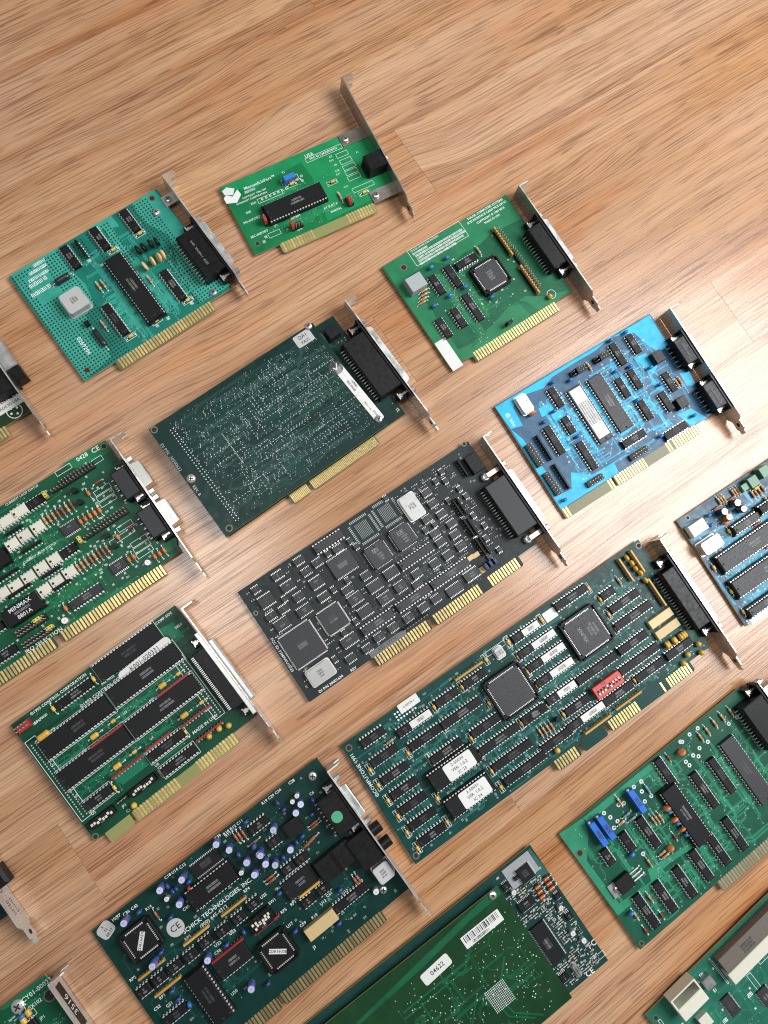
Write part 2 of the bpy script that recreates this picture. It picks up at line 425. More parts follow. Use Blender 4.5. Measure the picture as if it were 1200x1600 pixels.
def bead(card, x, y, m, D=4.6, name='tantalum_capacitor'):
    def build():
        b = MB(); R = D / 2
        b.lathe([(R * .35, .3), (R * .8, 1.0), (R, 2.4), (R * .92, 3.6), (R * .6, 4.8), (R * .2, 5.3)], m, n=12)
        for sg in (-1, 1): b.tube([(sg * .8, 0, .8), (sg * 1.3, 0, -.1)], .26, 'tin')
        return b
    o = link(name, cached((name, D, m), build, True), card, (x, y, ZT[0]), random.random() * 3); OCC.append((x, y, 2, 2)); return o
def electrolytic(card, x, y, D, h, m='el_violet', top='el_top', tilt=(0, 0)):
    def body():
        R = D / 2
        return MB().lathe([(R * .9, 0), (R, .4), (R, 1.0), (R * .93, 1.3), (R, 1.6), (R, h - .4), (R * .93, h)], m, n=16)
    def cap():
        R = D / 2; b = MB().lathe([(R * .86, h - .05), (R * .86, h + .04)], top, n=16)
        b.line([(-R * .6, 0), (R * .6, 0)], .2, h + .06, 'marking'); b.line([(0, -R * .6), (0, R * .6)], .2, h + .065, 'marking'); return b
    def stripe():
        R = D / 2 + .03; b = MB()
        for i in range(4):
            a, c = -.3 + i * .15, -.3 + (i + 1) * .15
            b.poly([(R * math.cos(a), R * math.sin(a), 1.8), (R * math.cos(c), R * math.sin(c), 1.8), (R * math.cos(c), R * math.sin(c), h - .6), (R * math.cos(a), R * math.sin(a), h - .6)], 'marking')
        return b
    o = link('electrolytic_capacitor', cached(('el', D, h, m), body, True), card, (x, y, ZT[0]), random.random() * 6)
    o.rotation_euler = (tilt[0], tilt[1], random.random() * 6)
    link('can_top', cached(('eltop', D, h, top), cap), o); link('sleeve_stripe', cached(('elst', D, h), stripe), o)
    OCC.append((x, y, D / 2, D / 2)); return o
def sip(card, x, y, ax, L, m, h=5.2, t=1.9):
    L = round(L / 2.54) * 2.54
    def build(): return MB().box(-L / 2, L / 2, -t / 2, t / 2, .7, h, m, .35, .1)
    def pins():
        b = MB(); n = int(round(L / 2.54))
        for i in range(n):
            p = (i - (n - 1) / 2) * 2.54; b.box(p - .3, p + .3, -t / 2 - .12, t / 2 + .12, -.1, 1.4, 'tin'); b.lathe([(.8, 0), (.3, .35)], 'solder', c=(p, -t / 2 - .3, 0), n=6)
        return b
    o = link('resistor_network', cached(('resistor_network', L, m, h, t), build), card, (x, y, ZT[0]), rot(ax))
    link('pins', cached(('sip_pins', L, t), pins), o, (0, 0, 0), 0, 'stuff'); OCC.append((x, y, 2, 2)); return o
def header(card, x, y, ax, L, rows, m='plastic_black', ph=8.2, base=2.4):
    n = max(1, round(L / 2.54)); L = n * 2.54; w = rows * 2.54
    def build():
        b = MB()
        for i in range(n):
            c = (i - (n - 1) / 2) * 2.54
            b.prism([(c - 1.27, -w / 2 + .4), (c - .9, -w / 2), (c + .9, -w / 2), (c + 1.27, -w / 2 + .4), (c + 1.27, w / 2 - .4), (c + .9, w / 2), (c - .9, w / 2), (c - 1.27, w / 2 - .4)], .1, base, m)
        return b
    def pins():
        b = MB()
        for i in range(n):
            for r in range(rows):
                b.box((i - (n - 1) / 2) * 2.54 - .32, (i - (n - 1) / 2) * 2.54 + .32, (r - (rows - 1) / 2) * 2.54 - .32, (r - (rows - 1) / 2) * 2.54 + .32, base, ph, 'pin_gold', .2)
        return b
    o = link('pin_header', cached(('pin_header', n, rows, m, base), build), card, (x, y, ZT[0]), rot(ax))
    link('header_pins', cached(('header_pins', n, rows, ph, base), pins), o, (0, 0, 0), 0, 'stuff'); OCC.append((x, y, L / 2, L / 2) if n < 4 else (x, y, (L / 2 if ax == 'u' else w / 2), (w / 2 if ax == 'u' else L / 2))); return o
def jumper(card, x, y, ax, m):
    def build():
        b = MB().box(-2.5, 2.5, -1.2, 1.2, 2.6, 8.6, m, .25)
        for sg in (-1, 1): b.box(sg * 1.27 - .45, sg * 1.27 + .45, -.45, .45, 8.6, 8.63, 'hole_dark')
        return b
    return link('jumper', cached(('jumper', m), build), card, (x, y, ZT[0]), rot(ax))
def dipswitch(card, x, y, ax, L, w, m, n):
    o = MB().box(-L / 2, L / 2, -w / 2, w / 2, .3, 6.2, m, .3).obj('dip_switch', card, (x, y, ZT[0]), rot(ax))
    for i in range(n):
        p = (i - (n - 1) / 2) * (L * .88 / n)
        k = MB().box(-.85, .85, -w * .18, w * .18, 0, .05, 'hole_dark'); sg = random.choice((-1, 1, 1))
        k.box(-.75, .75, sg * w * .09 - .9, sg * w * .09 + .9, .05, 1.0, 'white_plastic', .2).obj('switch_slider', o, (p, -w * .05, 6.21))
    b = MB(); scribble(b, -L * .1, w * .36, 6.23, 5, w * .14, 'ink'); scribble(b, 0, -w * .36, 6.23, n, w * .12, 'marking')
    b.obj('printed_numbers', o); OCC.append((x, y, L / 2, w / 2)); return o
def can(card, x, y, su, sv, h, m='can_silver', flange=True, mark='ink', name='crystal_oscillator', rnd=2.0, ang=0):
    def rr(a, b_, r, n=4):
        pts = []
        for cx, cy, st in ((a - r, b_ - r, 0), (-a + r, b_ - r, 1), (-a + r, -b_ + r, 2), (a - r, -b_ + r, 3)):
            for i in range(n + 1):
                t = (st + i / n) * R90; pts.append((cx + r * math.cos(t), cy + r * math.sin(t)))
        return pts
    b = MB(); a, c = su / 2, sv / 2
    if flange: b.prism(rr(a, c, rnd), .3, .9, 'steel_dull'); a -= .8; c -= .8
    b.prism(rr(a, c, rnd), .3, h - .35, m); b.prism(rr(a - .35, c - .35, max(.3, rnd - .35)), h - .35, h, m)
    o = b.obj(name, card, (x, y, ZT[0]))
    k = MB(); r = random.Random(int(x * 10)); an = math.radians(ang); LL = su if ang % 180 == 0 else sv; WW = sv if ang % 180 == 0 else su
    for i in range(3): d = (1 - i) * 2.0; scribble(k, -d * math.sin(an), d * math.cos(an), h + .02, 5 + r.randrange(3), 1.1, mark, an, r)
    k.obj('printed_marking', o); OCC.append((x, y, su / 2, sv / 2)); return o
def block(card, x, y, su, sv, h, m, name, cham=.3, z=0, taper=.1):
    OCC.append((x, y, su / 2, sv / 2))
    return link(name, cached((name, su, sv, h, m), lambda: MB().box(-su / 2, su / 2, -sv / 2, sv / 2, .1, h, m, cham, taper)), card, (x, y, ZT[0] + z))
def trimmer(card, x, y, ax, L):
    o = link('trimmer_potentiometer', cached(('trim', L), lambda: MB().box(-L / 2, L / 2, -2.4, 2.4, .4, 7.6, 'trim_blue', .2)), card, (x, y, ZT[0]), rot(ax))
    link('adjust_screw', cached(('trimscrew', L), lambda: MB().lathe([(1.1, 0), (1.1, 1.3), (.9, 1.5)], 'pin_gold', 'x', (L / 2, 1.0, 5.4), 10)), o)
    b = MB(); scribble(b, -L * .05, 0, 7.63, 5, 2.4, 'ink', math.pi); b.obj('printed_marking', o); OCC.append((x, y, L / 2, L / 2)); return o
def screw(card, x, y, D=6.2, z=0.0, m='steel'):
    def build():
        R = D / 2; b = MB().lathe([(R, 0), (R, .7), (R * .8, 1.5), (R * .4, 1.9)], m, n=18)
        b.rect(0, 0, R * 1.1, R * .24, 1.93, 'hole_dark'); b.rect(0, 0, R * .24, R * 1.1, 1.935, 'hole_dark'); return b
    return link('screw', cached(('screw', D, m), build), card, (x, y, ZT[0] + z), random.random() * 3)
def sticker(card, x, y, w, h, ang, m='paper', rnd=1.2, name='paper_label', z=0.0, n=4):
    a, b_ = w / 2, h / 2; r = min(rnd, a * .95, b_ * .95); pts = []
    for cx, cy, st in ((a - r, b_ - r, 0), (-a + r, b_ - r, 1), (-a + r, -b_ + r, 2), (a - r, -b_ + r, 3)):
        for i in range(n + 1):
            t = (st + i / n) * R90; pts.append((cx + r * math.cos(t), cy + r * math.sin(t)))
    OCC.append((x, y, min(a, 6), min(b_, 6)))
    return MB().prism(pts, .07, .17, m).obj(name, card, (x, y, ZT[0] + z), math.radians(ang))
def to92(card, x, y, ang=0):
    def build():
        b = MB(); pts = [(2.3 * math.cos(t), 2.3 * math.sin(t)) for t in [math.radians(a) for a in range(-40, 221, 20)]]
        b.prism(pts, 1.6, 6.4, 'plastic_black')
        for p in (-1.27, 0, 1.27): b.box(p - .25, p + .25, -.3, .2, -.1, 1.7, 'tin')
        return b
    OCC.append((x, y, 2.5, 2.5)); return link('transistor', cached(('to92',), build), card, (x, y, ZT[0]), math.radians(ang))

def dsub(card, W, v, L, body='plastic_black', depth=12, h=12.5, ubr=0, top='plastic_black', shell=True, ears=True, comb=False, pins_n=13, male=False, z0=0.4, jack=True, shellL=None, e=6.2):
    """D connector lying on the board: housing, ears with clips, flange at the bracket, shell and jack posts outside"""
    Lh = L * .74
    o = MB().box(ubr - depth, ubr - 2.0, v - Lh / 2, v + Lh / 2, z0, h, body, .5, .0).obj('connector', card, (0, 0, ZT[0]))
    MB().box(ubr - depth + .6, ubr - 2.8, v - Lh / 2 + .8, v + Lh / 2 - .8, h, h + .25, top, .2).obj('housing_top', o)
    MB().box(ubr - 2.0, ubr - .3, v - L / 2 - 1, v + L / 2 + 1, z0, h + .4, 'plastic_black' if body == 'plastic_black' else body, .3).obj('flange', o)
    k = MB()
    for i in range(pins_n):
        p = v + (i - (pins_n - 1) / 2) * Lh * .93 / pins_n
        k.box(ubr - depth - 2.0, ubr - depth + .2, p - .3, p + .3, 3.2, 3.7, 'tin'); k.box(ubr - depth - 2.4, ubr - depth - 1.8, p - .3, p + .3, -.1, 3.7, 'tin')
        if comb: k.box(ubr - depth - 2.2, ubr - depth + 4, p - .28, p + .28, h - 1, h - .5, 'tin')
    k.obj('pins', o, kind='stuff')
    if ears:
        for sg in (-1, 1):
            c = v + sg * (L / 2 - 3)
            ear = MB().box(ubr - 9.5, ubr - 2.0, c - 3.4, c + 3.4, z0, 5.5, body, .4).obj('mounting_ear', o)
            MB().box(ubr - 8.6, ubr - 5.6, c - 1.6, c + 1.6, 5.5, 5.9, 'steel', .1).box(ubr - 8.8, ubr - 7.9, c - 2.6, c - 1.6, 5.5, 6.8, 'steel').box(ubr - 8.8, ubr - 7.9, c + 1.6, c + 2.6, 5.5, 6.8, 'steel').box(ubr - 5.6, ubr - 2.1, c - .8, c + .8, 5.5, 6.2, 'steel').obj('board_clip', ear)
    if shell:
        sl = (shellL or Lh) / 2; zc = h * .5
        pts = [(-sl, 4.2), (sl, 4.2), (sl - 1.6, -4.2), (-sl + 1.6, -4.2)]
        b = MB(); k1 = b.slot('shell_bright')
        base = len(b.v)
        for (u, f) in ((ubr + 1.0, 1.06), (ubr + e - .8, 1.0), (ubr + e, .96)):
            for (p, q) in pts: b.v.append((u, v + p * f, zc + q * f))
        for r in range(2):
            for i in range(4):
                j = (i + 1) % 4; b.f.append((base + r * 4 + i, base + r * 4 + j, base + r * 4 + 4 + j, base + r * 4 + 4 + i)); b.m.append(k1)
        b.f.append(tuple(base + 8 + i for i in range(4))); b.m.append(b.slot('plastic_black'))
        b.obj('connector_shell', o)
        if jack:
            for sg in (-1, 1): MB().lathe([(2.6, 0), (2.6, 4.6), (2.1, 5.0)], 'steel', 'x', (ubr + 1.0, v + sg * (L / 2 - 1.2), zc), 6).obj('jack_post', o)
        MB().box(ubr + 1.0, ubr + 1.9, v - L / 2 - .6, v + L / 2 + .6, zc - 6.1, zc + 6.1, 'steel' if jack else 'plastic_black', .1).obj('shell_flange', o)
    OCC.append((ubr - depth / 2, v, depth / 2 + 3, L / 2)); return o

def bracket(card, u, v0, v1, zb=-4.9, zt=13.6, m='steel', tabs=(), flange=1, foot=True, lean=0.0, slots=()):
    """slot cover: upright sheet with a bent, notched top flange and a narrow tongue at the foot"""
    b = MB(); t = .9; f = 16 if foot else 0
    zm = (zb + zt) / 2
    prof = [(v1, zb), (v1, zt), (v0 + f, zt)]
    if foot: prof += [(v0 + f - 4, zm + 4.8), (v0 + 5, zm + 4.8), (v0 + 3.5, zm + 3.3), (v0, zm + 3.0), (v0, zm - 3.0), (v0 + 3.5, zm - 3.3), (v0 + 5, zm - 4.8), (v0 + f - 4, zm - 4.8)]
    prof += [(v0 + f, zb)]
    n = len(prof); k = b.slot(m); base = len(b.v)
    for uu in (u, u + t):
        for (v, z) in prof: b.v.append((uu, v, z))
    for i in range(n):
        j = (i + 1) % n; b.f.append((base + i, base + j, base + n + j, base + n + i)); b.m.append(k)
    b.f.append(tuple(base + n + i for i in range(n))); b.m.append(k); b.f.append(tuple(base + i for i in range(n - 1, -1, -1))); b.m.append(k)
    o = b.obj('mounting_bracket', card, (0, 0, ZT[0]))
    if flange:   # bent outwards at the top end, with the screw notch
        fl = MB(); w = 11.0
        pts = [(u + t, zb + .5), (u + w, zb + 1.5), (u + w, zm - 4.2), (u + w - 4.5, zm - 3.6), (u + w - 4.5, zm + .6), (u + w, zm + 1.2), (u + w, zt - 3), (u + w - 2, zt - .6), (u + t, zt - .3)]
        kk = fl.slot(m); nb = len(pts)
        for vv in (v1 - .9, v1): fl.v += [(p, vv, q) for p, q in pts]
        for i in range(nb):
            j = (i + 1) % nb; fl.f.append((i, j, nb + j, nb + i)); fl.m.append(kk)
        fl.f.append(tuple(range(nb - 1, -1, -1))); fl.m.append(kk); fl.f.append(tuple(range(nb, 2 * nb))); fl.m.append(kk)
        fl.obj('screw_flange', o)
    if foot: MB().lathe([(1.9, -.02), (1.9, t + .04)], 'hole_dark', 'x', (u, v0 + 8.5, zm), 12).obj('foot_hole', o)
    for (tv, tw, tl) in tabs:    # ears that are screwed to the board
        e = MB().box(u - tl, u, tv - tw / 2, tv + tw / 2, .05, .95, m, .1).obj('bracket_tab', o)
        screwz = link('screw', cached(('screw', 5.6, 'steel'), lambda: MB().lathe([(2.8, 0), (2.8, .7), (2.2, 1.5), (1.1, 1.9)], 'steel', n=18).rect(0, 0, 3.1, .7, 1.93, 'hole_dark').rect(0, 0, .7, 3.1, 1.935, 'hole_dark')), e, (u - tl + 4.2, tv, .95), random.random())
    return o

def board(card, W, H, colr, pourc, tabs=(), th=1.6, notch=(), edge='laminate_edge', corner=0.0, name='circuit_board', zt=None, mask_rough=.34, u0=0.0, spec=.18, fm='gold'):
    """tabs: (u0, u1, [(f0, f1, pitch)...], depth, material) edge connectors hanging below v = 0"""
    zt = ZT[0] if zt is None else zt
    mm = 'mask_' + colr[0]; mask_mat(mm, colr[1], mask_rough, spec)
    pm = 'copper_under_' + colr[0]; mask_mat(pm, pourc, mask_rough + .02, spec)
    pts = [(u0, 0), (W, 0)]
    if notch: pts = [(u0, 0)] + list(notch)
    else: pts += [(W, H), (u0, H)]
    b = MB().prism(pts, zt - th, zt, mm, edge); o = b.obj(name, card)
    for (a, c, groups, dep, tm) in tabs:
        g = MB(); k = 1.2
        g.prism([(a, 0), (a, -dep + k), (a + k, -dep), (c - k, -dep), (c, -dep + k), (c, 0)], zt - th + .01, zt - .01, tm, edge)
        e = g.obj('edge_connector', card)
        for (f0, f1, pit) in groups:
            n = max(1, int(round((f1 - f0) / pit))); fw = pit * .64
            if pit < 2:
                q = MB()
                for i in range(n): q.box(f0 + (i + .5) * pit - fw / 2, f0 + (i + .5) * pit + fw / 2, -dep + .5, -.2, zt - .01, zt + .05, 'gold')
                q.obj('contact_fingers', e, kind='stuff')
            else:
                for i in range(n):
                    link('contact_finger', cached(('finger', pit, dep, fm), lambda: MB().box(-fw / 2, fw / 2, -dep + .4, .6, -.01, .05, fm, .02)), e, (f0 + (i + .5) * pit, 0, zt))
    return o

def holes(card, pts, bm='hole_dark', ring='hole_ring'):
    for (x, y, d) in pts:
        b = MB().ring(0, 0, d / 2, d / 2 + .9, .05, ring, 16).disc(0, 0, d / 2, .045, bm, 14); b.obj('mounting_hole', card, (x, y, ZT[0]))
def pour(card, pts, colr, z=.02):
    z += random.random() * .008
    MB().poly([(x, y, 0) for x, y in pts], 'copper_under_' + colr).obj('copper_area', card, (0, 0, ZT[0] + z))
def auto_traces(card, W, H, n, colr, rng, w=.35, box=None, via=.5, longw=1.0):
    """copper runs that leave the pins, jog at 45 degrees and end in a via"""
    b = MB(); m = 'copper_under_' + colr; x0, x1, y0, y1 = box or (2, W - 2, 1.5, H - 2); k = 0; tries = 0
    v = MB()
    P = [p for p in PINS if x0 < p[0] < x1 and y0 < p[1] < y1]
    if not P: P = [(rng.uniform(x0, x1), rng.uniform(y0, y1), rng.choice(((0, 1), (1, 0), (0, -1), (-1, 0)))) for _ in range(n)]
    while k < n and tries < n * 6:
        tries += 1; x, y, d = rng.choice(P); pts = [(x, y)]
        a = rng.uniform(1.2, 5); x += d[0] * a; y += d[1] * a; pts.append((x, y))
        s = rng.choice((-1, 1)); j = rng.uniform(.8, 4); x += (d[0] + d[1] * s) * j; y += (d[1] + d[0] * s) * j; pts.append((x, y))
        q = rng.uniform(4, 26) * longw; dx, dy = (d[1] * s, d[0] * s) if rng.random() < .6 else d
        x += dx * q; y += dy * q; pts.append((x, y))
        if rng.random() < .4: e = rng.uniform(1, 3); x += (dx + dy) * e; y += (dy + dx) * e; pts.append((x, y))
        if all(x0 < p < x1 and y0 < r < y1 for p, r in pts):
            c = rng.randrange(1, 4)          # runs travel in bundles
            nx, ny = -dy, dx
            for i in range(c):
                o = i * w * 2.2; b.line([(p + (nx + dx) * o * .7, r + (ny + dy) * o * .7) for p, r in pts], w, 0, m)
            if via: v.disc(x, y, via, .012, 'via', 7)
            k += 1
    b.obj('copper_traces', card, (0, 0, ZT[0] + .036), kind='stuff')
    if via: v.obj('plated_vias', card, (0, 0, ZT[0] + .056), kind='stuff')
def occupied(x, y, g=0): return any(abs(x - a) < c + g and abs(y - b) < d + g for a, b, c, d in OCC)
def auto_print(card, W, H, n, rng, m='silk', size=1.1, box=None):
    b = SILK[0]; x0, x1, y0, y1 = box or (3, W - 6, 3, H - 3); k = 0; t = 0
    while k < n and t < n * 12:
        t += 1; x, y = rng.uniform(x0, x1), rng.uniform(y0, y1)
        if occupied(x, y, .6): continue
        scribble(b, x, y, ZT[0] + .065, rng.randrange(2, 4), size, m, rng.choice((0, 0, 0, R90)), rng); OCC.append((x, y, 1.8, 1.2)); k += 1
def smd_field(card, x0, x1, y0, y1, n, rng, grid=(2.6, 1.5), m=('tin', 'marking', 'cap_tan'), p=.8, size=(1.3, .7, .5), name='chip_resistors'):
    """rows of tiny surface mount parts, too small to pick apart"""
    b = MB(); y = y0
    while y < y1:
        x = x0
        while x < x1:
            if rng.random() < p and not occupied(x, y, .5):
                a, c, h = size; ax = rng.random() < .25
                if ax: a, c = c, a
                b.box(x - a / 2, x + a / 2, y - c / 2, y + c / 2, 0, h, rng.choice(m)); 
                if not ax: b.box(x - a / 2 - .3, x - a / 2, y - c / 2, y + c / 2, 0, h + .03, 'tin').box(x + a / 2, x + a / 2 + .3, y - c / 2, y + c / 2, 0, h + .03, 'tin')
            x += grid[0]
        y += grid[1]
    b.obj(name, card, (0, 0, ZT[0] + .05), kind='stuff')
def auto_chips(card, x0, x1, y0, y1, n, rng, L=9, w=4.5):
    k = t = 0
    while k < n and t < n * 60:
        t += 1; x, y = rng.uniform(x0, x1), rng.uniform(y0, y1)
        if any(abs(x - a) < c + L / 2 and abs(y - b) < d + w / 2 + .3 for a, b, c, d in OCC): continue
        smd_chip(card, x, y, 'u', L, w, rng); k += 1
def outline(x0, y0, x1, y1, w=.3, m='silk'): SILK[0].line([(x0, y0), (x1, y0), (x1, y1), (x0, y1), (x0, y0)], w, ZT[0] + .06, m)

ZT = [5.0]; SILK = [None]; PINS = []; OCC = []
def card_root(name, label, x, y, r, group='expansion cards laid out on the wood floor', z=0, category='circuit board'):
    o = bpy.data.objects.new(name, None); col.objects.link(o); o.empty_display_size = .02
    o.location = (x * S, y * S, z * S); o.rotation_euler = (0, 0, math.radians(r))
    o['label'] = label; o['category'] = category; o['group'] = group
    SILK[0] = MB(); PINS.clear(); OCC.clear(); ZT[0] = 5.0
    return o
def finish(card):
    # a card leans a little: its bracket holds one end up, the other rests on its solder side
    r = random.Random(card.name); card.rotation_euler.y = -math.atan(r.uniform(1.3, 1.9) / W); card.rotation_euler.x = math.radians(r.uniform(-.35, .35)); card.location.z = -.0013
    if SILK[0].f: SILK[0].obj('silkscreen_print', card, kind='stuff')

def parts(card, rows, rng):
    """rows of 'kind u v ...' in millimetres on the card"""
    for ln in rows.strip().split('\n'):
        q = ln.split('|'); a = q[0].split(); k = a[0]; s = q[1] if len(q) > 1 else ''
        f = [float(t) if t.replace('.', '', 1).replace('-', '', 1).isdigit() else t for t in a[1:]]
        x, y = f[0], f[1]; g = f[2:]; z = ZT[0]
        if k == 'd': chip(card, x, y, g[0], int(g[1]), int(g[2]), g[3] if len(g) > 3 else '', rng)
        elif k == 'so': smd_chip(card, x, y, g[0], g[1], g[2], rng, *(g[3:4]))
        elif k == 'qf': smd_chip(card, x, y, 'u', g[0], g[1], rng, g[2] if len(g) > 2 else 'chip_grey', True, .8, h=2.8)
        elif k == 'pl': plcc(card, x, y, g[0], bool(g[1]), rng, [(0, 3 - 2.4 * i, 7, 1.3, 0) for i in range(4)])
        elif k == 'cy': lead_part('ceramic_capacitor', card, x, y, g[0], 3.6, 1.25, 'cap_yellow', (), 7); outline(x - (4.4 if g[0] == 'u' else 1.8), y - (1.8 if g[0] == 'u' else 4.4), x + (4.4 if g[0] == 'u' else 1.8), y + (1.8 if g[0] == 'u' else 4.4), .25)
        elif k == 'ca': lead_part('axial_capacitor', card, x, y, g[0], g[1], g[2], g[3] if len(g) > 3 else 'cap_yellow', (), g[1] + 5)
        elif k == 'cb': disc_cap(card, x, y, g[0] if g else 'u', g[1] if len(g) > 1 else 'cap_blue', 4.6, 2.6, name='ceramic_capacitor')
        elif k == 'co': disc_cap(card, x, y, g[0] if g else 'u', g[1] if len(g) > 1 else 'cap_orange', g[2] if len(g) > 2 else 5.4, 2.4, rng.uniform(-.5, .5))
        elif k == 'ta': bead(card, x, y, g[0] if g else 'cap_yellow')
        elif k == 'el': electrolytic(card, x, y, g[0], g[1], *(g[2:4]), tilt=(rng.uniform(-.06, .06), rng.uniform(-.06, .06)))
        elif k == 'r': lead_part('resistor', card, x, y, g[0], 6.0, 1.15, g[1] if len(g) > 1 else 'res_tan', rng.choice((('band_brown', 'band_red', 'band_gold'), ('band_red', 'band_brown', 'band_gold'))), 10)
        elif k == 'di': lead_part('diode', card, x, y, g[0], 4.2, .95, g[1] if len(g) > 1 else 'diode_red', (), 8)
        elif k == 'rn': sip(card, x, y, g[0], g[1], g[2])
        elif k == 'hd': header(card, x, y, g[0], g[1], int(g[2]))
        elif k == 'jp': jumper(card, x, y, g[0], g[1])
        elif k == 'sw': dipswitch(card, x, y, g[0], g[1], g[2], g[3], int(g[4]))
        elif k == 'can': can(card, x, y, g[0], g[1], g[2], *(g[3:4]), ang=(g[4] if len(g) > 4 else 0))
        elif k == 'blk': block(card, x, y, g[0], g[1], g[2], g[3], g[4])
        elif k == 'trim': trimmer(card, x, y, g[0], g[1])
        elif k == 'sc': screw(card, x, y, *(g[:1]))
        elif k == 'ho': holes(card, [(x, y, g[0])])
        elif k == 't92': to92(card, x, y, g[0] if g else 0)
        elif k == 'tx': text(card, s, x, y, z + .07, g[1], g[0], g[2] if len(g) > 2 else 'silk')
        elif k == 'st':
            o = sticker(card, x, y, g[0], g[1], g[2], g[3] if len(g) > 3 else 'paper', g[4] if len(g) > 4 else 1.2)
            if s:
                L_ = s.split('/')
                for i, t in enumerate(L_): text(o, t, 0, ((len(L_) - 1) / 2 - i) * g[1] / (len(L_) + .3), .19, min(g[1] * .85 / len(L_), g[0] * 1.3 / max(1, len(t)), 4.6), 0, 'ink')
        elif k == 'tr': SILK[0].line([(f[i], f[i + 1]) for i in range(0, len(f), 2)], .5, z + .06, 'silk_dim')
        elif k == 'ol':
            y0, y1 = f[1], f[3]
            if abs(y1 - y0) < 3.2: y0, y1 = (y0 + y1) / 2 - 1.9, (y0 + y1) / 2 + 1.9
            outline(f[0], y0, f[2], y1)
        elif k == 'dash': scribble(SILK[0], x, y, z + .065, int(g[0]), g[1], 'silk', math.radians(g[2] if len(g) > 2 else 0), rng)
        elif k == 'pour': pour(card, [(f[i], f[i + 1]) for i in range(0, len(f), 2)], s)
        else: raise ValueError(k)


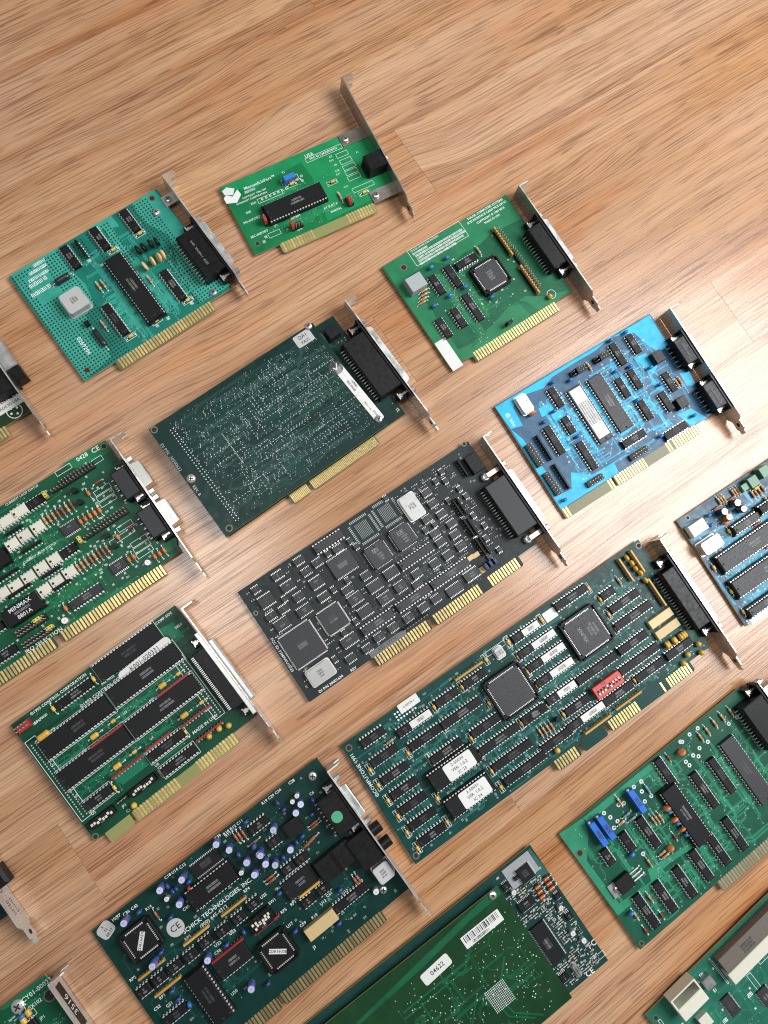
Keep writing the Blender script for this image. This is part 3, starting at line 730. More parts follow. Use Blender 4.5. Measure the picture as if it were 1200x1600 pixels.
# ------------------------------------------------------------------ the wood floor
def wood():
    m = bpy.data.materials.new('oak_laminate'); nt, N, L, b = nodes_of(m)
    tc = N.new('ShaderNodeTexCoord'); oi = N.new('ShaderNodeObjectInfo')
    def node(t, **k):
        n = N.new(t)
        for a, v in k.items(): setattr(n, a, v)
        return n
    def math_(op, a, b_=None, c=None):
        n = node('ShaderNodeMath', operation=op)
        for i, v in enumerate((a, b_, c)):
            if v is None: continue
            if isinstance(v, (int, float)): n.inputs[i].default_value = v
            else: L.new(v, n.inputs[i])
        return n.outputs[0]
    # every plank gets its own piece of the tree
    mul = math_('MULTIPLY', oi.outputs['Random'], 37.0)
    cmb = node('ShaderNodeCombineXYZ'); L.new(mul, cmb.inputs[0]); L.new(math_('MULTIPLY', oi.outputs['Random'], 11.3), cmb.inputs[1]); L.new(mul, cmb.inputs[2])
    add = node('ShaderNodeVectorMath', operation='ADD'); L.new(tc.outputs['Object'], add.inputs[0]); L.new(cmb.outputs[0], add.inputs[1])
    def noise(sx, sy, scale=1.0, detail=3, rough=.5, src=None, dist=0.0):
        mp = node('ShaderNodeMapping'); mp.inputs['Scale'].default_value = (sx, sy, 1); L.new(src or add.outputs[0], mp.inputs[0])
        n = node('ShaderNodeTexNoise'); n.inputs['Scale'].default_value = scale; n.inputs['Detail'].default_value = detail; n.inputs['Roughness'].default_value = rough; n.inputs['Distortion'].default_value = dist
        L.new(mp.outputs[0], n.inputs['Vector']); return n.outputs['Fac']
    def ramp(fac, *st):
        r = node('ShaderNodeMapRange'); r.interpolation_type = 'SMOOTHSTEP'
        r.inputs[1].default_value, r.inputs[2].default_value, r.inputs[3].default_value, r.inputs[4].default_value = st
        L.new(fac, r.inputs[0]); return r.outputs[0]
    # slow warp of the grain across the plank; in places it swells into cathedral arches
    warp = noise(1.6, 7, 1, 2, .40)
    warp2 = noise(7, 26, 1, 2, .5)
    arch = ramp(noise(2.6, 7, 1, 1, .4), .57, .69, 0, 1)
    sep = node('ShaderNodeSeparateXYZ'); L.new(add.outputs[0], sep.inputs[0])
    amp = math_('MULTIPLY_ADD', arch, .016, .018)
    yy = math_('ADD', math_('MULTIPLY_ADD', warp, amp, sep.outputs[1]), math_('MULTIPLY', warp2, .0016))
    w = node('ShaderNodeCombineXYZ'); L.new(sep.outputs[0], w.inputs[0]); L.new(yy, w.inputs[1])
    W = w.outputs[0]
    rings = noise(1.1, 42, 1, 3, .55, W)           # broad growth bands
    fib = noise(4.5, 640, 1, 2, .55, W)            # long fine fibres
    por = noise(17, 900, 1, 0, .5, W)              # pores: thin dark ticks
    por2 = noise(34, 1150, 1, 0, .5, W)
    patch = noise(3, 9, 1, 3, .5)
    red = noise(4, 22, 1, 2, .5, W)
    cr = node('ShaderNodeValToRGB'); e = cr.color_ramp.elements
    e[0].position = .24; e[0].color = (.345, .165, .078, 1); e[1].position = .70; e[1].color = (.545, .335, .190, 1)
    k = e.new(.42); k.color = (.420, .224, .114, 1); k = e.new(.54); k.color = (.475, .270, .146, 1)
    L.new(rings, cr.inputs[0])
    den = ramp(rings, .34, .62, 1.0, .60)          # lines crowd into the dark bands
    fl = math_('MULTIPLY', ramp(fib, .46, .66, 0, .42), den)
    dash = math_('MULTIPLY', ramp(por, .58, .69, 0, .8), den)
    dash2 = math_('MULTIPLY', ramp(por2, .62, .71, 0, .75), den)
    sn = math_('SINE', math_('MULTIPLY', yy, 760.0))
    line = math_('MULTIPLY', math_('MULTIPLY', ramp(sn, .72, 1.0, 0, .55), arch), ramp(noise(22, 60, 1, 2), .35, .6, .3, 1))
    dk = math_('MAXIMUM', math_('MAXIMUM', math_('MAXIMUM', dash, dash2), line), fl)
    mx = node('ShaderNodeMix', data_type='RGBA'); mx.inputs[7].default_value = (.145, .060, .028, 1)
    L.new(dk, mx.inputs[0]); L.new(cr.outputs[0], mx.inputs[6])
    rd = node('ShaderNodeMix', data_type='RGBA'); rd.blend_type = 'MULTIPLY'; rd.inputs[7].default_value = (.98, .80, .68, 1)
    L.new(ramp(red, .52, .70, 0, .7), rd.inputs[0]); L.new(mx.outputs[2], rd.inputs[6])
    # plank to plank and patch to patch tone
    hs = node('ShaderNodeHueSaturation')
    L.new(math_('ADD', ramp(oi.outputs['Random'], 0, 1, .99, 1.025), ramp(patch, .3, .7, -.045, .045)), hs.inputs['Value'])
    L.new(math_('ADD', ramp(patch, .3, .7, 1.06, .92), 0.0), hs.inputs['Saturation'])
    L.new(rd.outputs[2], hs.inputs['Color']); L.new(hs.outputs[0], b.inputs['Base Color'])
    L.new(math_('ADD', math_('MULTIPLY_ADD', fib, .05, .20), math_('MULTIPLY', dk, .08)), b.inputs['Roughness'])
    bp = node('ShaderNodeBump'); bp.inputs['Strength'].default_value = .08; bp.inputs['Distance'].default_value = .00025
    L.new(math_('SUBTRACT', math_('MULTIPLY', fib, .2), dk), bp.inputs['Height']); L.new(bp.outputs[0], b.inputs['Normal'])
    b.inputs['Specular IOR Level'].default_value = .55
    MATS['wood'] = m; return m
wood(); mat('joint', (.20, .105, .055), .8)
floor = MB().box(-1500, 1800, -1500, 1500, -12, -6, 'joint').obj('floor', None)
floor['kind'] = 'structure'; floor['label'] = 'oak laminate floor of narrow strips running from lower left to upper right'
PW, PR = 63.0, math.radians(2.6)
JOINTS = {0: (178, ), -1: (-420, ), -2: (620, ), -3: (172, ), -4: (-320, ), -5: (64, ), -6: (-340, 640), -7: (330, ), -8: (-331, ), -9: (-420, 460), -10: (-60, ), -11: (-360, ), -12: (220, ), 1: (520, ), 2: (-300, ), 3: (600, ), 4: (-200, )}
prng = random.Random(11)
for row in range(-17, 7):
    yc = 387 + PW * row + PW / 2
    js = sorted(JOINTS.get(row, (prng.uniform(-200, 400),)))
    xs = [-1100] + list(js) + [1400]
    # lengths over about half a metre are cut again out of view
    for a, c in zip(xs, xs[1:]):
        L_, g = c - a - .12, PW - .06
        b = MB(); b.box(-L_ / 2, L_ / 2, -g / 2, g / 2, -6, 0, 'wood', .08)
        x, y = (a + c) / 2, yc
        b.obj('plank', floor, (x * math.cos(PR) - (y - 387) * math.sin(PR), 387 + x * math.sin(PR) + (y - 387) * math.cos(PR), 0), PR)


# ---- card A
rng = random.Random(65)
X, Y, R, W, H = -141.8, 199.5, 4.9, 131, 99
c = card_root('expansion_card', 'teal prototyping card with a dot grid and a silver square crystal can', X, Y, R)
board(c, W, H, ('teal', (.010, .155, .115)), (.035, .30, .225), [(26.3, 112.3, [(28.3, 111.3, 2.54)], 8.0, 'laminate_bare')])
parts(c, '''
pour 2.1 99.5 42.5 99.0 40.6 79.2 43.0 63.2 39.7 47.0 28.8 42.0 29.4 23.3 26.4 5.0 0.2 0.4|teal
pour 71.1 99.7 89.8 99.1 90.2 88.4 76.3 93.2|teal
pour 108.7 98.6 129.5 99.0 132.6 2.2 105.4 3.0 106.3 21.2 106.3 29.6 117.2 62.4 108.7 78.5 107.9 91.7|teal
pour 79.9 92.9 85.4 92.5 82.8 66.0 76.5 68.0|teal
d 99.1 86.5 v 16 3
d 72.2 86.6 v 16 3
d 45.8 86.0 v 16 3
rn 56.1 87.0 v 15.7 plastic_black
d 71.2 38.5 v 46 6 s
d 96.4 25.3 v 22 3
d 45.4 26.5 v 22 3
can 28.9 53.5 18.5 18.5 8 can_matt -90
ca 31.1 74.5 u 12 2.6 el_black
ca 27.8 21.0 v 15 2.2 el_black
blk 26.6 35.4 4 4 4 plastic_black transistor
r 50.0 55.7 v
r 53.8 54.9 v glass_diode
r 35.8 28.1 v
r 84.3 38.8 v
co 88.6 48.6 v cap_tan 8
co 93.5 48.5 v cap_tan 8
co 98.0 48.5 v cap_tan 8
co 102.2 49.0 v cap_tan 8
co 91.6 62.2 v plastic_black 8
co 96.4 61.6 v plastic_black 8
co 101.7 61.0 v plastic_black 8
co 106.9 60.1 v plastic_black 8
cy 75.4 74.3 u
cy 99.5 74.6 u
cy 98.7 9.9 u
cy 70.0 9.4 u
cy 47.1 10.0 u
sc 120.0 82.4 6
sc 118.4 4.4 6
ho 123.8 94.2 3.4
ho 6.3 6.3 3.4
st 45.5 39.8 6.5 6.5 0 dot_green 3.2
tx 14.9 23.3 -90 4.6|0269206
dash 24.1 96.3 8 2 180
dash 20.6 92.4 12 2 180
dash 18.4 87.7 14 2 180
dash 15.0 83.8 9 2.6 180
dash 13.2 76.9 10 2.6 180
dash 62.1 69.2 3 1.6
dash 79.3 49.6 3 1.6
dash 78.6 6.5 2 2
dash 48.7 10.2 2 2
dash 100.1 6.6 2 2
dash 68.7 6.0 2 2
dash 56.1 77.2 2 2
''', rng)
grid = MB(); A_ = [(1.6, 42, 2, 97, 0), (42, 60, 80, 97, 1), (104, 121, 30, 97, 2), (66, 84, 60, 97, 1), (104, 128, 4, 30, 2)]
for (a0, a1, b0, b1, k_) in A_:
    for i in range(int((a1 - a0) / 2.54) + 1):
        for j in range(int((b1 - b0) / 2.54) + 1):
            gx, gy = a0 + i * 2.54, b0 + j * 2.54
            if not occupied(gx, gy, .3) and not (gx < 26 and gy > 66 and gy < 92 and gx > 8): grid.disc(gx, gy, .72, ZT[0] + .05, 'hole_dark', 8)
grid.obj('plated_holes', c, kind='stuff')
auto_traces(c, W, H, 120, 'teal', rng, .5, (44, 112, 1, 84))
u_, v_ = 122.0, 31.3
q = dsub(c, W, v_, 53, ubr=138, depth=20, h=12.5, pins_n=13)
text(q, 'AMP  206584-1  8332', 126, v_ , 12.8, 2.6, -90, 'marking')
bracket(c, 138, -14, 98, m='steel', tabs=[(86, 9, 9), (10, 9, 9)])
finish(c)

# ---- card B
rng = random.Random(66)
X, Y, R, W, H = 19.9, 226.1, -3.8, 130.5, 62.5
c = card_root('expansion_card', 'smallest bright green card with one long black chip, its bracket rising past its top edge', X, Y, R)
board(c, W, H, ('green', (.008, .150, .050)), (.012, .215, .075), [(21.3, 106.6, [(22.8, 50.5, 2.54), (80.5, 105.1, 2.54)], 8.0, 'laminate_yellow')])
parts(c, '''
pour -0.1 62.2 111.7 63.7 131.9 57.9 127.2 8.8 106.4 3.3 65.2 1.7 71.5 40.6 68.8 55.5 46.9 53.2 33.5 53.7 24.2 48.8|green
d 47.6 24.5 u 40 6 s
blk 53.0 44.9 10 4.5 7 cap_blue resonator
cy 53.2 41.3 u
r 56.9 42.5 u
cy 84.0 29.6 u
cy 103.3 11.0 u
r 83.8 15.7 v
hd 19.8 21.2 v 7.3 1
jp 19.1 20.6 v jumper_red
hd 40.6 7.6 u 11.2 2
jp 36.4 7.6 v jumper_red
hd 88.6 8.6 v 7.1 2
jp 87.5 7.4 v jumper_red
ho 6.1 7.8 3
tx 30.8 53.4 0 3.6|Microsoft.InPort™
dash 20.8 50.3 9 1.6
tx 22.8 46.5 0 2.1|COPYRIGHT 1986-1989
tx 19.2 43.8 0 2.1|MICROSOFT CORPORATION
tx 77.8 58.4 0 4.2|USA
tx 89.1 55.0 0 2.6|FCC ID C3KINPORTN
ol 73.3 55.8 105.8 54.2
tx 11.0 27.4 0 2.8|PRI-INPORT
tx 11.1 14.4 0 2.8|SEC-INPORT
tx 73.3 12.2 0 2.6|XT SLOT 8
tx 76.0 7.3 0 2.4|NORMAL
tx 26.1 15.7 0 2.8|U1
tx 32.7 8.6 0 2.8|J4
tx 18.7 39.5 0 2.6|RN1
tx 52.1 53.3 0 2.6|Y1
tx 43.8 15.3 0 2.6|INTRPT
tx 41.8 4.7 0 2.4|2345
tx 115.0 44.7 0 2.2|F1
tx 93.1 50.1 0 2.2|C7
tx 92.2 46.8 0 2.2|C13
tx 93.3 42.1 0 2.2|C8
tx 92.4 37.0 0 2.2|C10
tx 91.8 34.1 0 2.2|C11
tx 92.3 21.8 0 2.2|C12
tx 112.7 26.8 0 2.2|J1
ol 97.7 47.2 107.7 49.3
ol 98.0 41.0 108.0 43.1
ol 97.8 35.5 108.3 37.7
ol 97.5 30.7 107.9 32.9
ol 97.1 25.7 107.9 27.8
ol 95.9 15.2 114.7 17.1
ol 16.9 9.1 27.1 10.4
ol 22.4 38.4 43.7 40.2
ol 46.7 44.3 61.4 47.8
dash 11.6 34.3 5 1.4
dash 64.1 44.8 2 1.6
dash 62.9 40.8 2 1.6
dash 14.8 10.1 2 1.8
dash 11.6 7.1 2 1.8
''', rng)
for i in range(7): u0, v0 = 24.8, 39.2; SILK[0].ring(u0 + 1.5 + i * 3.6, v0 + .6 + i * .05, .5, 1.0, ZT[0] + .06, 'silk', 8)
auto_traces(c, W, H, 50, 'green', rng, .4, (20, 122, 2, 40), via=.45)
u_, v_ = 120.6, 26.7
q = MB().box(113, 129, v_ - 6.8, v_ + 6.8, .2, 12.6, 'plastic_black', .6).obj('mouse_port', c, (0, 0, ZT[0]))
MB().box(111.5, 114, v_ - 5.5, v_ + 5.5, .2, 5, 'plastic_black', .3).obj('port_latch', q)
MB().lathe([(4.6, 0), (4.6, 1.4), (3.9, 1.4), (3.9, .3)], 'steel', 'x', (129.6, v_, 6.4), 18).obj('port_ring', q)
bracket(c, 128.6, -26, 101, m='steel_brown', tabs=[(58, 10.5, 22), (4.5, 10.5, 22)])
lg = MB(); u0, v0 = 6.1, 52.8; lg.poly([(u0 - 7, v0 - 5, 0), (u0 + 1, v0 - 7.5, 0), (u0 + 7, v0 - 2.5, 0), (u0 + 6, v0 + 2.5, 0), (u0, v0 - 1.5, 0), (u0 - 4, v0 + 1.5, 0), (u0 - 7, v0, 0)], 'silk'); lg.poly([(u0 - 5, v0 + 2, .0), (u0 + 1, v0 - .5, .0), (u0 + 4.5, v0 + 4, 0), (u0 - 1, v0 + 7.5, 0), (u0 - 5.5, v0 + 6, 0)], 'paper'); lg.obj('printed_logo', c, (0, 0, ZT[0] + .06))
finish(c)

# ---- card C
rng = random.Random(67)
X, Y, R, W, H = 106.4, 71.3, 1.9, 125, 98.4
c = card_root('expansion_card', 'green card with a blank white sticker in its corner and rows of upright gold pins', X, Y, R)
board(c, W, H, ('greenc', (.009, .098, .045)), (.020, .165, .072), [(21.4, 106.3, [(22.6, 105.5, 2.54)], 8.0, 'tab_dark')], name='circuit_board')
parts(c, '''
pour 1.3 98.2 125.2 98.2 124.0 74.0 94.2 76.6 81.7 73.6 63.4 74.1 51.1 71.1 37.6 81.0 19.8 81.4 10.2 79.0 12.4 61.8 15.1 48.2 14.1 40.8 14.2 9.0 27.1 7.2 50.3 11.2 70.9 16.9 87.7 17.1 101.0 9.2 123.5 2.0 104.3 -0.9 24.1 -2.9 0.4 0.7|greenc
d 29.4 62.2 v 14 3
d 44.8 61.2 v 16 3
d 61.6 66.2 u 16 3
d 43.9 31.2 v 20 3
d 13.5 29.3 v 14 3
d 28.8 30.1 v 14 3
''', rng)
plcc(c, 71.3, 45.9, 20.5, True, rng, [(0, 3 - 2.2 * i, 7, 1.3, 0) for i in range(4)])
parts(c, '''
hd 98.5 65.0 v 23.5 2
hd 98.5 26.3 v 22.9 2
hd 100.7 36.8 v 39.8 1
rn 97.4 64.6 v 27.3 rn_gold
rn 97.6 26.3 v 27.6 rn_gold
blk 13.8 71.0 14.5 12.5 9 grey_plastic relay
r 17.9 63.8 u
r 15.9 60.9 u
r 13.7 58.3 u
r 11.3 56.1 u
r 76.2 69.4 v
cb 49.2 76.9 u
cb 33.4 76.7 u
cb 48.0 48.7 u
cb 33.0 49.0 u
cb 17.0 48.5 u
cb 62.0 30.2 u
ta 104.2 5.7
ho 15.3 89.0 4.2
hd 62.4 5.2 u 4.4 1
jp 60.3 4.3 u plastic_black
st 5.5 9.4 10 27 0 paper .4
ol 25.4 99.2 77.2 84.4
tx 102.5 96.6 0 2.9|SOLAR COMPUTER SYSTEMS
tx 102.2 93.5 0 2.6|SCSI INTERFACE CARD MCS-250-IC
tx 103.5 89.8 0 2.6|COPYRIGHT © 1987 MCS
tx 102.8 86.5 0 2.6|MADE IN USA
''', rng)
ua, va = 25.4, 99.2
ub, vb = 77.2, 84.4
text(c, 'SOLAR COMPUTER SYSTEMS', ua + 16, va - 2.0, ZT[0] + .07, 2.2, 0)
for i in range(5): n_ = (16, 52, 54, 50, 40)[i]; scribble(SILK[0], ua + 2 + n_ * .48, va - 4.8 - i * 2.5, ZT[0] + .065, n_, 1.45, 'silk', 0, rng)
SILK[0].ring(108.0, 7.1, 3.6, 3.95, ZT[0] + .06, 'silk', 20)
auto_traces(c, W, H, 130, 'greenc', rng, .4, (30, 118, 1, 70), via=.4)
for i in range(7): bb = MB(); o_ = i * 1.1; bb.line([(24 + o_, 4 + o_), (40 + o_, 7 + o_), (48 + o_, 14 + o_), (70 + o_, 18 + o_), (86 - o_, 12 + o_), (90 - o_, 1)], .45, ZT[0] + .04, 'mask_greenc'); bb.obj('copper_trace', c)
u_, v_ = 118.7, 40.8
dsub(c, W, v_, 53, ubr=131, depth=15, h=12.4, pins_n=13)
bracket(c, 131.5, -26, 95, m='steel_dull')
auto_print(c, W, H, 14, rng, box=(15, 105, 20, 75))
finish(c)

# ---- card D
rng = random.Random(68)
X, Y, R, W, H = -111.8, 43.5, 4.6, 168, 98
c = card_root('expansion_card', 'dark green double card showing a back covered in tiny solder dots', X, Y, R)
ZT[0] = 5.0
board(c, 167, 96.5, ('pine', (.0036, .024, .020)), (.012, .060, .047), [(a, b_, [(f0, f1, 1.27) for f0, f1, p in g], d, m) for a, b_, g, d, m in [(55.4, 71.5, [(56.1, 71.1, 2.54)], 8.0, 'laminate_bare'), (74.2, 136.7, [(74.6, 135.9, 2.54)], 8.0, 'laminate_bare')]], u0=2)
auto_traces(c, W, H, 24, 'pine', rng, .4, (140, 165, 10, 90))
MB().box(152, 162, 79, 88, .2, 9, 'plastic_black', .4).obj('led_block', c, (0, 0, ZT[0]))
for i in range(5): lead_part('resistor', c, 138 + i * 3.0, 86 - i * .2, 'v', 5, 1.0, 'res_blue', (), 8)
u_, v_ = 164.8, 44.5
dsub(c, W, v_, 69, ubr=177.5, depth=22, h=12.5, pins_n=19, z0=.3)
bracket(c, 178, -26, 97, m='steel', tabs=[])
ZT[0] = 14.0; OCC.clear()
board(c, 148, H, ('pine', (.0036, .024, .020)), (.012, .060, .047), (), name='daughter_board')
tr = MB(); vi = MB()
for k_ in range(210):
    x = rng.uniform(14, 110); y = rng.uniform(7, 90); L_ = rng.uniform(12, 60); n_ = rng.randrange(1, 5); j = rng.uniform(1.5, 5) * rng.choice((-1, 1)); f_ = rng.uniform(.2, .8)
    for i in range(n_):
        yy = y + i * 1.0; pts = [(x + i * .5, yy), (min(143, x + L_ * f_), yy), (min(143, x + L_ * f_ + abs(j)), yy + j), (min(144, x + L_ + abs(j)), yy + j)]
        if all(4 < p[1] < 94 for p in pts): tr.line(pts, .22, ZT[0] + .03, 'trace_pale' if rng.random() < .35 else 'copper_under_pine'); vi.dome(*pts[0], .34, ZT[0] + .03, 'solder'); vi.dome(*pts[-1], .34, ZT[0] + .03, 'solder')
for k_ in range(26):
    x = rng.uniform(16, 132); y = rng.uniform(10, 88); n_ = rng.randrange(5, 12); two = rng.random() < .7
    for i in range(n_):
        for r_ in range(2 if two else 1):
            px, py = (x + i * 2.54, y + r_ * 7.6) if k_ % 3 else (x + r_ * 7.6, y + i * 2.54)
            if 4 < px < 144 and 4 < py < 94: vi.dome(px, py, .5, ZT[0] + .03, 'solder')
for k_ in range(700):
    x, y = rng.uniform(14, 144), rng.uniform(4, 94); vi.dome(x, y, rng.choice((.24, .3, .34)), ZT[0] + .03, 'solder')
for i in range(34): vi.dome(12.5, 6 + i * 2.5, .62, ZT[0] + .03, 'solder'); vi.dome(15, 6 + i * 2.5, .62, ZT[0] + .03, 'solder')
tr.obj('copper_traces', c, kind='stuff'); vi.obj('solder_dots', c, kind='stuff')
parts(c, '''
sc 143.7 97.2 6
sc 144.8 7.2 6
sc 4.1 50.0 7
ho 3.2 95.5 3.6
ho 5.5 3.9 3.6
tx 1.4 71.4 -90 3.4 silk_dim|DI P/N  30500622
tx 2.4 40.4 -90 3.2 silk_dim|REV. B
''', rng)
o = sticker(c, 144.5, 32.4, 7.5, 54, 3, rnd=2.0)
text(o, 'REV. - A', -1, -12, .19, 2.3, -90, 'ink'); text(o, '5050', 0, -20, .19, 2.6, -90, 'ink'); scr = MB(); scribble(scr, -1, 8, .19, 12, 1.4, 'ink', -R90, rng); scribble(scr, 2, 8, .19, 9, 1.4, 'ink', -R90, rng); scr.obj('printed_text', o)
o = sticker(c, 141.6, 58.5, 11, 11, 0, m='chip_grey', rnd=5.4, name='round_sticker', n=7)
MB().line([(-1.8, .8), (0, -1.6), (2.4, 2.6)], .9, .19, 'paper').obj('tick_mark', o)
o = sticker(c, 135.1, 91.3, 15, 10, 0, m='paper_grey', rnd=1.5, name='inspection_stamp'); text(o, 'QA1', 0, 2, .19, 4.2, 0, 'mask_pine'); text(o, 'PASS', 0, -2.5, .19, 3.4, 0, 'mask_pine')
ZT[0] = 5.0
o = sticker(c, 139, 92, 14, 8, 0, m='paper_grey', rnd=1.5, name='inspection_stamp'); text(o, 'QA2', 0, 0, .19, 4.6, 0, 'mask_pine')
text(c, 'J2', 164, 6, ZT[0] + .07, 3.4, 0)
finish(c)

# ---- card E
rng = random.Random(69)
X, Y, R, W, H = 120.7, -71.7, 0.1, 158, 98.2
c = card_root('expansion_card', 'bright blue card with two small black connectors and a white-labelled long chip', X, Y, R)
board(c, W, H, ('blue', (.022, .085, .165)), (.010, .400, .640), [(0.3, 49.7, [(1.2, 6.3, 2.54), (45.4, 49.6, 2.54)], 8.0, 'laminate_bare'), (52.2, 137.7, [(52.7, 84.2, 2.54), (105.0, 109.9, 2.54), (112.1, 137.1, 2.54)], 8.0, 'laminate_bare')], mask_rough=.34, spec=.24, fm='finger_dull')
parts(c, '''
pour 0.1 97.2 157.2 97.0 156.2 64.7 144.9 68.7 140.9 75.8 136.5 91.3 116.0 98.1 98.7 94.8 75.5 95.1 54.2 94.4 43.1 90.4 18.8 95.1 12.7 89.5 11.3 73.2 1.2 75.7|blue
pour 1.2 75.7 5.3 64.2 7.1 31.6 3.1 11.5 17.4 9.8 24.2 21.5 38.5 10.7 59.7 9.6 58.6 1.1 0.6 0.8|blue
pour 124.0 73.4 135.5 71.7 138.1 57.2 130.8 54.2 127.8 60.7|blue
pour 128.8 15.4 142.7 13.3 149.7 -0.2 134.0 1.2|blue
pour 150.9 42.8 159.5 40.3 157.7 27.0 150.4 31.2|blue
pour 30.2 78.3 40.7 77.9 40.9 70.9 28.9 71.0|blue
pour 39.1 71.9 47.8 66.9 40.2 57.5 35.8 67.0|blue
d 46.7 78.6 v 14 3
d 63.6 53.0 v 40 6 gl
d 83.6 52.0 v 40 6 g
d 42.9 54.3 v 12 3
d 26.0 50.0 v 20 3
d 42.2 25.8 v 20 3
d 99.9 57.1 v 14 3
d 113.1 57.9 v 14 3
d 112.5 82.6 v 16 3
d 129.2 83.2 v 14 3
d 106.0 32.1 v 14 3
d 137.5 41.1 v 14 3
d 125.6 28.9 v 14 3
d 84.0 17.5 u 18 3
d 118.5 4.9 u 18 3
can 21.0 87.1 11 17 5 steel_dull -90
co 22.2 76.7 u cap_orange 7
hd 4.9 48.3 v 20.0 2
hd 4.8 21.8 v 20.6 2
rn 14.9 49.4 v 23.9 plastic_black
rn 14.4 22.8 v 22.5 plastic_black
hd 75.8 87.5 u 14.0 2
hd 99.2 87.6 u 14.7 2
hd 36.7 5.8 u 15.8 2
hd 81.0 5.4 u 17.4 2
jp 95.5 87.0 v plastic_black
jp 72.7 87.7 v plastic_black
blk 139.4 63.5 9 10 7 plastic_black relay
blk 135.1 21.8 9 9 7 plastic_black relay
cb 51.4 90.3
cb 38.9 69.9
cb 27.0 66.6
cb 113.9 95.6
cb 128.5 94.9
cb 44.5 42.8
cb 102.3 71.6
cb 104.4 42.5
cb 129.1 43.5
cb 139.0 7.4
cb 104.8 7.5
cb 6.2 5.8
cb 115.4 68.9
cb 130.1 59.3
cb 65.2 84.6
r 86.0 86.2 v
r 143.4 37.1 v
r 146.8 37.5 v
r 141.1 19.6 v
tx 5.5 82.3 -90 4.4|@ labs
''', rng)
auto_traces(c, W, H, 230, 'blue', rng, .32, (24, 150, 3, 84), via=.42)
auto_print(c, W, H, 45, rng, box=(20, 140, 8, 84))
u1, v1_ = 154.5, 56.3
u2, v2_ = 150.4, 13.1
for vv in (v1_, v2_): q = dsub(c, W, vv, 31, ubr=166.5, depth=13, h=12.2, pins_n=5, shell=True, jack=True, shellL=18); MB().box(158, 160.4, vv - 6, vv + 6, 12.5, 12.7, 'chip_grey').obj('housing_stripe', q)  # grey strip on each housing top is a painted highlight
bracket(c, 167, -27, 92, m='steel_dull', tabs=[])
finish(c)

